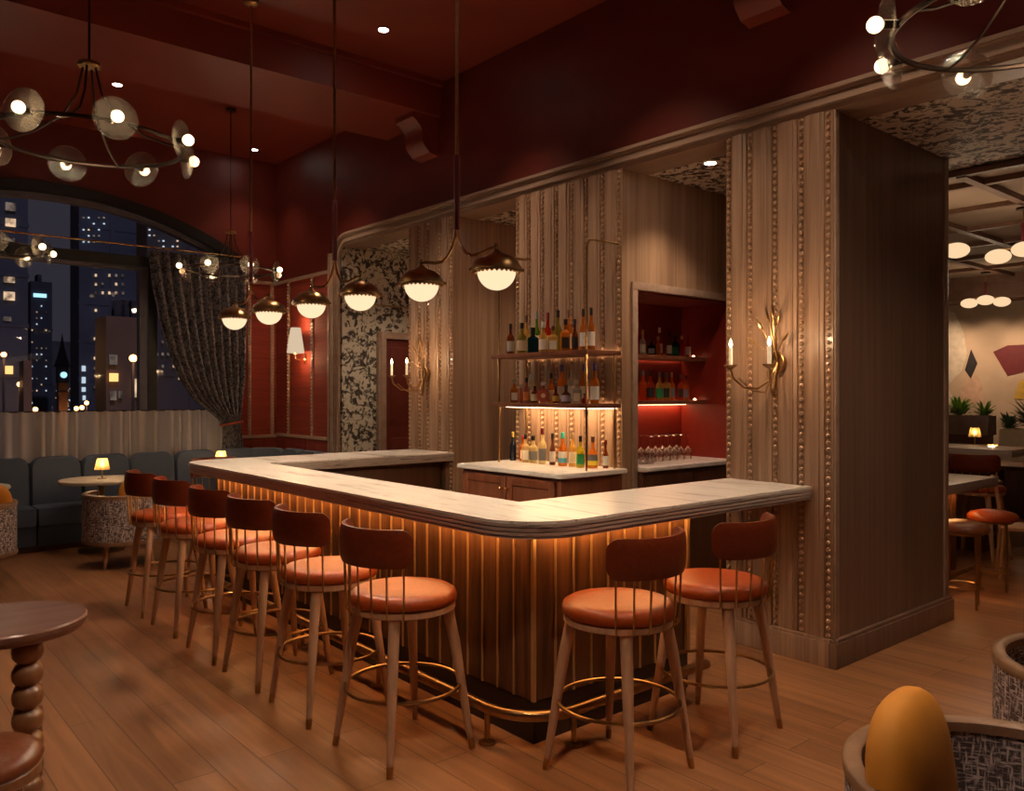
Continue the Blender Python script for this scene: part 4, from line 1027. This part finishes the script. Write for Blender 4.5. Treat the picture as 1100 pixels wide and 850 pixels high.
for x, y in ((2.27, 9.28), (3.62, 9.55)): light('POINT', 'lamp_glow', (x, y, .75+.24), 2.2, (1, .68, .38), .03)

# foreground side table with bobbin legs
ft = thing('side_table', 'round dark wooden side table with bobbin-turned legs in the left foreground', 'side table', (.575, 3.79, 0))
MB().lathe([(0, .700), (.270, .700), (.276, .706), (.276, .718), (.283, .720), (.288, .728), (.288, .742), (.282, .75), (0, .75)], seg=56).build('table_top', 'tablewood', ft)
for k in range(3):
    a = math.radians((-77, 57, 190)[k])
    pr = [(0, 0)]; nb_ = 8; hh = .70/nb_
    for j in range(nb_):
        for q in range(7):
            ph = -PI/2+PI*(q+.5)/7; pr.append((.022+.034*cos(ph), j*hh+hh/2+hh/2*sin(ph)*.98))
    pr += [(0, .70)]
    MB().lathe(pr, (.19*cos(a), .19*sin(a), 0), 24).build('leg', 'bobbin', ft, angle=60)
ot = thing('low_stool', 'round brown leather low stool cut off at the lower left corner', 'stool', (.40, 3.22, 0))
MB().lathe([(0, .475), (.10, .472), (.16, .462), (.19, .445), (.20, .425), (.19, .405), (0, .405)], seg=36).build('seat', 'brownleather', ot, angle=60)
MB().lathe([(0, .36), (.185, .36), (.192, .368), (.192, .398), (.186, .405), (0, .405)], seg=36).build('seat_ring', 'bobbin', ot)
for k in range(4):
    a = PI/4+k*PI/2; MB().tube([(.14*cos(a), .14*sin(a), .37), (.17*cos(a), .17*sin(a), 0)], [.022, .014], 10).build('leg', 'bobbin', ot)

# ------------------------------------------------------------------ right-hand room
struct(MB().box(6.63, 14, -4, 10.5, 3.34, 3.45).build('ceiling_3', 'coffer', smooth=False), 'pale coffered ceiling of the next room')
for k, x in enumerate((7.05, 8.0, 8.97, 9.95, 10.9, 11.9)):
    struct(MB().box(x-.03, x+.03, -2, 9, 3.295, 3.34).build('beam', 'cofferbeam', smooth=False), 'narrow brown coffer beam running along the next room')
for k, y in enumerate((.85, 1.7, 2.55, 3.4, 4.25, 5.1)):
    struct(MB().box(6.66, 12.9, y-.035, y+.035, 3.29, 3.339).build('beam', 'cofferbeam', smooth=False), 'narrow brown coffer beam crossing the next room')
struct(MB().box(6.63, 6.70, -3, 9, 3.30, 3.36).build('trim_7', 'cofferbeam', smooth=False), 'thin brown edge between papered soffit and coffers')
struct(MB().box(12.9, 13.6, -3, 9.5, 3.02, 3.34).box(12.86, 12.95, -3, 9.5, 3.22, 3.34).box(12.86, 12.95, -3, 9.5, 3.0, 3.05).build('beam', 'cofferbeam', smooth=False), 'bulkhead above the mural wall')
wl = struct(MB().box(13.6, 13.9, -3, 9.5, 0, 3.34).build('wall_mural', 'wall_tan', smooth=False), 'tan far wall with pale and red painted shapes')
def inlay(pts, mat, lab, d=.02):
    d *= .35
    MB().prism(pts, 13.6-d, 13.598, 'x').build('painted_shape', mat, wl)
inlay([(4.75, 2.27), (4.55, 2.36), (4.25, 2.36), (3.95, 2.28), (3.98, 1.98), (4.3, 1.97), (4.55, 1.90)], 'inlay_red', '')
inlay([(5.06, 2.32), (4.97, 2.10), (5.065, 1.87), (5.15, 2.0)], 'inlay_dark', '')
inlay([(4.40, 1.80), (4.25, 1.92), (4.0, 1.8), (4.1, 1.55), (4.47, 1.56)], 'inlay_yellow', '')
inlay([(5.50, 3.0), (5.30, 2.90), (5.17, 2.6), (5.12, 2.25), (5.2, 1.98), (5.42, 1.75), (5.60, 2.1), (5.62, 2.7)], 'inlay_light', '', .014)
inlay([(5.10, 1.86), (4.98, 1.92), (4.90, 1.75), (4.87, 1.5), (5.2, 1.45), (5.22, 1.7)], 'inlay_peach', '', .017)
inlay([(5.7, 1.75), (5.4, 1.72), (5.28, 1.5), (5.7, 1.4)], 'inlay_light', '', .011)
for y in (4.2, 4.75, 5.3):
    light('SPOT', 'mural_wash', (12.7, y, 2.98), 38, (1, .74, .50), .05, rot=(0, -math.radians(44), 0), spot=70, blend=.9)

def globe_pendant(x, y, lab):
    t = thing('globe_pendant', lab, 'pendant light', (x, y, 0), 0, 'opal globe pendants in the next room')
    MB().lathe([(0, 3.24), (.06, 3.24), (.06, 3.26), (0, 3.26)], seg=16).build('ceiling_cup', 'bronze', t)
    MB().tube([(0, 0, 2.93), (0, 0, 3.25)], .006, 8).build('rod', 'agedbrass', t)
    MB().tube([(0, 0, 2.95), (0, 0, 3.13)], .020, 10).build('leather_sleeve', 'sleeve', t)
    for k in range(3):
        a = math.radians(200+120*k); dx, dy = .22*cos(a), .22*sin(a)
        MB().tube([(0, 0, 2.95), (dx*.4, dy*.4, 2.92), (dx, dy, 2.93)], .007, 6).build('arm', 'brass', t)
        MB().ball((dx, dy, 2.865), .105, 3, (1, 1, .62)).build('opal_globe', 'ball', t)
    light('POINT', 'globe_glow', (x, y, 2.72), 7, WARM, .15)
    return t
globe_pendant(11.9, 4.25, 'opal three-globe pendant before the mural wall')
globe_pendant(8.0, 2.55, 'opal three-globe pendant at the right picture edge')
globe_pendant(7.25, 3.02, 'opal globe pendant peeking past the dark wood wall')

# lower bar next to the dark wall block
lb = thing('low_bar', 'low stone-topped bar with glowing plank front behind the dark wall block', 'bar', (0, 0, 0))
MB().box(6.4, 7.82, 2.69, 3.30, .845, .92, .006).box(6.4, 7.81, 2.70, 3.29, .84, .845).build('stone_top', 'marbleedge', lb)
b = MB().box(6.4, 7.62, 2.96, 3.2, .1, .84)
for k in range(10): b.box(6.41+.12*k, 6.41+.12*k+.113, 2.948, 2.965, .12, .84, .003)
b.build('plank_front', 'barwood', lb)
MB().box(6.4, 7.60, 3.0, 3.2, 0, .1).build('plinth', 'darkwood', lb, False)
MB().box(6.4, 7.58, 2.88, 2.91, .832, .838).build('light_strip', 'led', lb, False)
MB().tube([(6.4, 2.80, .15), (7.6, 2.80, .15)], .022, 10).build('foot_rail', 'agedbrass', lb)
def drum_stool(x, y, lab, mat):
    t = thing('drum_stool', lab, 'stool', (x, y, 0), 0, 'backless stools at the low bar')
    MB().lathe([(0, .665), (.10, .66), (.17, .64), (.195, .61), (.19, .585), (.16, .575), (0, .575)], seg=32).build('seat', mat, t, angle=60)
    MB().lathe([(0, .560), (.15, .560), (.15, .576), (0, .576)], seg=24).build('seat_plate', 'agedbrass', t)
    for k in range(4):
        a = PI/4+k*PI/2+.3; MB().tube([(.135*cos(a), .135*sin(a), .57), (.145*cos(a), .145*sin(a), 0)], .011, 8).build('leg', 'agedbrass', t)
    MB().tube([(.142*cos(a), .142*sin(a), .16) for a in [2*PI*k/28 for k in range(28)]], .007, 6, closed=True).build('footring', 'agedbrass', t)
drum_stool(6.76, 2.58, 'backless brown leather stool nearest the dark wall block', 'brownleather')
drum_stool(7.55, 2.64, 'backless tan leather stool, the second from the dark wall block', 'leather')
# higher island and its stool
hi = thing('high_counter', 'long stone-topped counter in the next room behind the low bar', 'counter', (0, 0, 0))
MB().box(9.0, 9.65, 2.97, 8.5, 1.005, 1.08, .008).build('stone_top', 'marbleedge', hi)
MB().box(9.2, 9.55, 3.3, 8.5, 0, 1.004).build('base', 'darkwood', hi, False)
dup(st0, (8.75, 3.20, 0), -PI/2, 'orange leather bar stool with wooden legs at the next room counter', 'leather bar stools in the next room')
dup(st0, (8.75, 4.0, 0), -PI/2, 'orange leather bar stool beside the other one at the next room counter', 'leather bar stools in the next room')
# partitions with planters
def planter(x0, x1, y0, y1, z0, z1, mat, lab, top):
    t = thing('planter', lab, 'planter', (0, 0, 0), 0, 'planters before the mural')
    MB().box(x0, x1, y0, y1, z0, z1, .01).box(x0+.04, x1-.04, y0+.04, y1-.04, z1-.02, z1+.005).build('box', mat, t)
    MB().box(x0+.03, x1-.03, y0+.03, y1-.03, 0, z0).build('support', 'darkwood', t, False)
planter(11.85, 12.15, 4.20, 6.4, 1.08, 1.34, 'mauve', 'mauve planter box on a dark partition', 0)
planter(12.0, 12.3, 2.6, 4.12, .75, 1.17, 'cream', 'cream planter box right of the mauve one', 0)
def fern(x, y, z, r, n, lab, mat, up=1.0, wid=.03):
    t = tag(MB().build('tmp', mat), lab, 'plant'); bpy.data.objects.remove(t)
    b = MB()
    for k in range(n):
        a = random.uniform(0, 2*PI); el = random.uniform(.4, 1.3)*up; L = r*random.uniform(.7, 1.15)
        p = Vector((x, y, z)); pts = []; dirv = Vector((cos(a)*cos(el), sin(a)*cos(el), sin(el)))
        for j in range(6):
            pts.append(p.copy()); p += dirv*L/5; dirv = (dirv+Vector((0, 0, -.16))).normalized()
        side = Vector((-sin(a), cos(a), 0))
        for j in range(5):
            w0 = wid*.7*sin(PI*(j+.15)/5.3); w1 = wid*.7*sin(PI*(j+1.15)/5.3)
            b.add([pts[j]-side*w0, pts[j]+side*w0, pts[j+1]+side*w1, pts[j+1]-side*w1], [(0, 1, 2, 3)])
    return tag(b.build('potted_plant', mat), lab, 'plant', 'plants in the planters')
fern(12.0, 4.95, 1.33, .22, 80, 'bright green fern in the mauve planter, right beside the wall edge', 'leaf')
fern(12.0, 4.62, 1.33, .29, 110, 'bright green fern standing highest in the mauve planter', 'leaf')
fern(12.0, 4.30, 1.33, .22, 80, 'low green fern at the right end of the mauve planter', 'leaf')
fern(12.1, 4.02, 1.16, .25, 70, 'low dark fern at the left end of the cream planter', 'leafdk')
fern(12.1, 3.72, 1.16, .42, 110, 'tall grey-green leafy plant in the cream planter', 'leafdk', 1.1, .05)
fern(12.1, 3.35, 1.16, .36, 90, 'broad grey-green plant at the right end of the cream planter', 'leafdk', 1.1, .05)
hb = thing('booth_table', 'dark wooden high table before the planters', 'table', (0, 0, 0))
MB().box(10.3, 11.2, 3.95, 6.0, .94, 1.0, .008).build('table_top', 'darkwood', hb)
for x, y in ((10.4, 4.1), (11.1, 4.1), (10.4, 5.8), (11.1, 5.8)): MB().box(x-.03, x+.03, y-.03, y+.03, 0, .94).build('leg', 'darkwood', hb)
dt = thing('dining_table', 'dark dining table under two small lamps at the right edge', 'table', (0, 0, 0))
MB().box(9.9, 10.8, 2.9, 3.75, .80, .85, .008).build('table_top', 'darkwood', dt)
for x, y in ((10.0, 3.0), (10.7, 3.0), (10.0, 3.65), (10.7, 3.65)): MB().box(x-.03, x+.03, y-.03, y+.03, 0, .80).build('leg', 'darkwood', dt)
dup(tl0, (10.15, 3.55, .85), 0, 'small glass lamp on the dining table, the nearer of the pair at right')
dup(tl0, (11.0, 4.05, 1.0), 0, 'small glass lamp on the booth table, the farther of the pair at right')
light('POINT', 'lamp_glow', (10.15, 3.55, 1.12), 2, (1, .68, .38), .03)
# wooden spindle chair at right edge
wc = thing('spindle_chair', 'pale wooden spindle-back chair at the right picture edge', 'chair', (8.25, 2.62, 0), .4)
MB().box(-.21, .21, -.21, .21, .43, .46, .012).build('seat', 'legwood', wc)
for sx in (-1, 1):
    for sy in (-1, 1): MB().tube([(sx*.17, sy*.17, .44), (sx*.21, sy*.21, 0)], [.018, .012], 8).build('leg', 'legwood', wc)
MB().tube([(-.22, .2, .86), (-.10, .25, .88), (.10, .25, .88), (.22, .2, .86)], .016, 8).build('top_rail', 'legwood', wc)
for k in range(5): MB().tube([(-.16+.08*k, .18, .45), (-.18+.09*k, .235, .87)], .008, 6).build('spindle', 'legwood', wc)

# ------------------------------------------------------------------ city outside
struct(MB().box(-120, 260, 14, 400, -7.2, -7).build('ground_outside', plain('asphalt', (.03, .028, .03), .6), smooth=False), 'dark street outside the window')
struct(MB().box(-5.2, -5, -4, 10.5, 0, CZ).build('wall_left', 'red', smooth=False), 'dark red wall left of the lounge')
struct(MB().box(-5, 14, -4.2, -4, 0, CZ).build('wall_rear', 'red', smooth=False), 'dark red wall behind the lounge')
CB = {k: plain('city_'+k, v, .7, var=.2, scale=.3) for k, v in {'blue': (.055, .065, .10), 'grey': (.07, .06, .065), 'stone': (.16, .10, .07), 'brick': (.30, .14, .07), 'dark': (.03, .03, .045)}.items()}
for k, v in (('blue', (.016, .020, .034)), ('grey', (.018, .016, .021)), ('stone', (.040, .024, .018)), ('brick', (.11, .040, .014)), ('dark', (.010, .011, .018))):
    nt = CB[k].node_tree; pb = [n for n in nt.nodes if n.type == 'BSDF_PRINCIPLED'][0]
LW = {'warm': emis_tex('window_lit_warm', (1, .66, .38), .4, 1.8), 'white': emis('window_lit_white', (.8, .95, 1), .5), 'sign': emis('sign_lit', (.45, .85, 1), .9), 'orange': emis('window_lit_orange', (1, .5, .15), 1.2), 'dim': emis_tex('window_lit_dim', (.8, .6, .45), .10, 1.8)}
def ray(px, py, Y):
    t = (sin(YAW)+cos(YAW)*(px-550)/880), (cos(YAW)-sin(YAW)*(px-550)/880)
    s = Y/t[1]; return t[0]*s, 1.65+(422-py)/880*s
def building(Y, x0, x1, h, mat, lab, wins, depth=14, roof=None):
    t = thing('building', lab, 'building', (0, 0, 0), 0, 'city buildings beyond the window')
    b = MB().box(x0, x1, Y, Y+depth, -7, h); nfl = int((h+7)/3.2)
    for k in range(1, nfl): b.box(x0-.06, x1+.06, Y-.06, Y+.3, -7+k*3.2, -7+k*3.2+.25)
    for k in range(int((x1-x0)/2.4)): b.box(x0+k*2.4, x0+k*2.4+.4, Y-.10, Y, -7, h)
    b.build('wall', CB[mat], t, False)
    if roof: MB().box(x0+1, x1-1, Y+1, Y+depth-1, h, h+roof, .3).build('roof', CB['dark'], t)
    for px0, px1, py0, py1, c in wins:
        if not px1: px1, py1 = px0+random.uniform(.8, 1.8), py0+random.uniform(.8, 1.6)
        xa, z1 = ray(px0, py0, Y-.2); xb, z0 = ray(px1, py1, Y-.2)
        if xa < x0 or xb > x1 or z1 > h: continue
        MB().box(xa, xb, Y-.22, Y-.12, z0, z1).build('lit_window', LW[c], t, False)
    return t
def grid_w(x0, y0, nx, ny, dx, dy, w, h_, p, cols):
    r = []
    for i in range(nx):
        for j in range(ny):
            if random.random() < p: r.append((x0+i*dx, x0+i*dx+w, y0+j*dy, y0+j*dy+h_, random.choice(cols)))
    return r
building(60, 7.0, 10.3, 44, 'blue', 'tall blue-grey tower at the left edge with a few lit windows',
         [(6, 17, 217, 227, 'dim'), (6, 17, 234, 244, 'warm'), (5, 16, 255, 262, 'dim'), (4, 16, 297, 304, 'warm'), (4, 16, 313, 323, 'warm'), (3, 14, 393, 402, 'orange'), (4, 12, 340, 345, 'dim')], roof=3)
building(110, 19.2, 21.4, 14.8, 'dark', 'slim dark tower with a glowing white-blue sign near its roof',
         [(36, 50, 315, 320, 'sign')]+grid_w(34, 328, 4, 16, 5, 6.5, 1.2, 1.6, .4, ['warm', 'white', 'dim']), 4, roof=1)
building(75, 16.55, 22.0, 26, 'blue', 'broad tower with many small lit windows in the middle of the window',
         grid_w(89, 233, 6, 5, 5.5, 6.5, 1.8, 1.6, .42, ['warm', 'dim', 'white'])+grid_w(102, 285, 5, 7, 7.3, 9.4, 2.1, 3.0, .66, ['warm', 'dim'])+grid_w(101, 352, 2, 9, 8, 10.5, 2, 3, .7, ['warm', 'dim'])+[(88, 92, 393, 399, 'white'), (88, 92, 405, 412, 'white'), (88, 92, 416, 421, 'white'), (89, 92, 425, 430, 'white')], 3, roof=3)
building(50, 14.6, 22.0, 16.5, 'grey', 'tower block behind the drape with lights near its top',
         grid_w(150, 246, 12, 4, 5, 6, 1.6, 1.6, .4, ['warm', 'dim', 'white'])+grid_w(168, 340, 6, 6, 6, 13, 2, 3, .4, ['warm', 'dim']), 2)
building(34, 8.45, 10.2, 4.6, 'stone', 'low stone townhouse with one bright orange window',
         [(118, 127, 401, 410, 'orange'), (128, 132, 420, 428, 'dim'), (118, 126, 381, 392, 'dim'), (119, 125, 420, 430, 'dim'), (145, 149, 407, 427, 'warm')], 1.6, .4)
building(125, 20.0, 34.0, 2.6, 'dark', 'low distant row of buildings crowded with small warm lights', [(random.uniform(44, 112), 0, random.uniform(417, 441), 0, random.choice(['warm', 'orange', 'white', 'warm'])) for k in range(70)], 6)
building(140, 24.5, 31.2, 9.5, 'grey', 'distant dim block of flats left of the clock tower', grid_w(45, 370, 3, 8, 4, 8, 1.3, 1.8, .5, ['warm', 'dim', 'white']))
building(48, 8.05, 8.42, 3.3, 'stone', 'narrow pale stone tower before the tower block at left', [], 1.2)
# clock tower
tw = thing('clock_tower', 'small floodlit clock tower with a dark spire', 'tower', (0, 0, 0))
x0, _ = ray(63.5, 400, 90); x1, _ = ray(73, 400, 90); xm = (x0+x1)/2
MB().box(x0, x1, 90, 91.2, -7, 2.6).box(x0-.1, x1+.1, 89.9, 91.3, 1.5, 1.7).build('shaft', CB['brick'], tw, False)
MB().box(x0-.05, x1+.05, 89.95, 91.2, 2.6, 4.2).lathe([(.75, 4.2), (.45, 5.2), (.2, 6.2), (0, 7.6)], (xm, 90.6, 0), 8).build('spire', CB['dark'], tw, False)
MB().tube([(xm, 89.93, 3.4), (xm, 89.85, 3.4)], .30, 20).build('clock_face', LW['sign'], tw)
light('POINT', 'tower_flood', (xm, 88.3, -1.0), 60, (1, .5, .2), .4)
# street lamps
slm = emis('street_lamp_lit', (1, .40, .10), 7)
for k, (px, py, Y, r, lab) in enumerate(((4, 381, 40, .11, 'orange street lamp at the left edge of the window'), (21, 413, 50, .13, 'orange street lamp low at left before the dark tower'), (143, 385, 30, .13, 'brightest orange street lamp beside the mullion'), (110, 413, 45, .15, 'orange street lamp in front of the stone townhouse'), (93, 433, 55, .13, 'low orange street lamp right of the clock tower'), (82, 439, 60, .15, 'small orange street lamp nearest the clock tower'), (88, 438, 62, .15, 'small orange street lamp between its two neighbours'), (38, 440, 58, .15, 'low orange street lamp above the cafe curtain at left'), (117, 437, 48, .12, 'low orange street lamp below the townhouse'), (33, 433, 66, .12, 'small pale street lamp low at left'))):
    x, z = ray(px, py, Y)
    t = thing('street_lamp', lab, 'street lamp', (x, Y, 0), 0, 'street lamps outside the window')
    MB().tube([(0, 0, -7), (0, 0, z-.05)], .05, 8).build('pole', CB['dark'], t)
    MB().ball((0, 0, z), r, 2).build('lamp_head', slm if k != 9 else LW['white'], t)
    light('POINT', 'street_glow', (x, Y-.6, z), 60, (1, .45, .15), .3)

# ------------------------------------------------------------------ world, camera, view
w = bpy.data.worlds.new('night'); S.world = w; w.use_nodes = True
bg = w.node_tree.nodes['Background']; bg.inputs[0].default_value = (.60, .54, .68, 1); bg.inputs[1].default_value = .032
cam = bpy.data.cameras.new('camera'); co = bpy.data.objects.new('camera', cam); C.objects.link(co)
cam.sensor_width = 36; cam.lens = 880/1100*36; cam.shift_y = -3/1100
cam.clip_start = .05; cam.clip_end = 1000
co.location = (0, 0, 1.65); co.rotation_euler = (PI/2, 0, -YAW)
sun = light('SUN', 'city_fill', (0, 20, 60), .34, (.74, .74, 1)); sun.rotation_euler = (math.radians(50), 0, 0)  # sun lamp added to lift the dark building faces
S.camera = co
S.view_settings.view_transform = 'Standard'; S.view_settings.look = 'None'; S.view_settings.gamma = 1; S.view_settings.use_curve_mapping = False
S.view_settings.exposure = 0.6
S.cycles.use_denoising = True
S.cycles.max_bounces = 8; S.cycles.transparent_max_bounces = 16
S.cycles.sample_clamp_indirect = 4
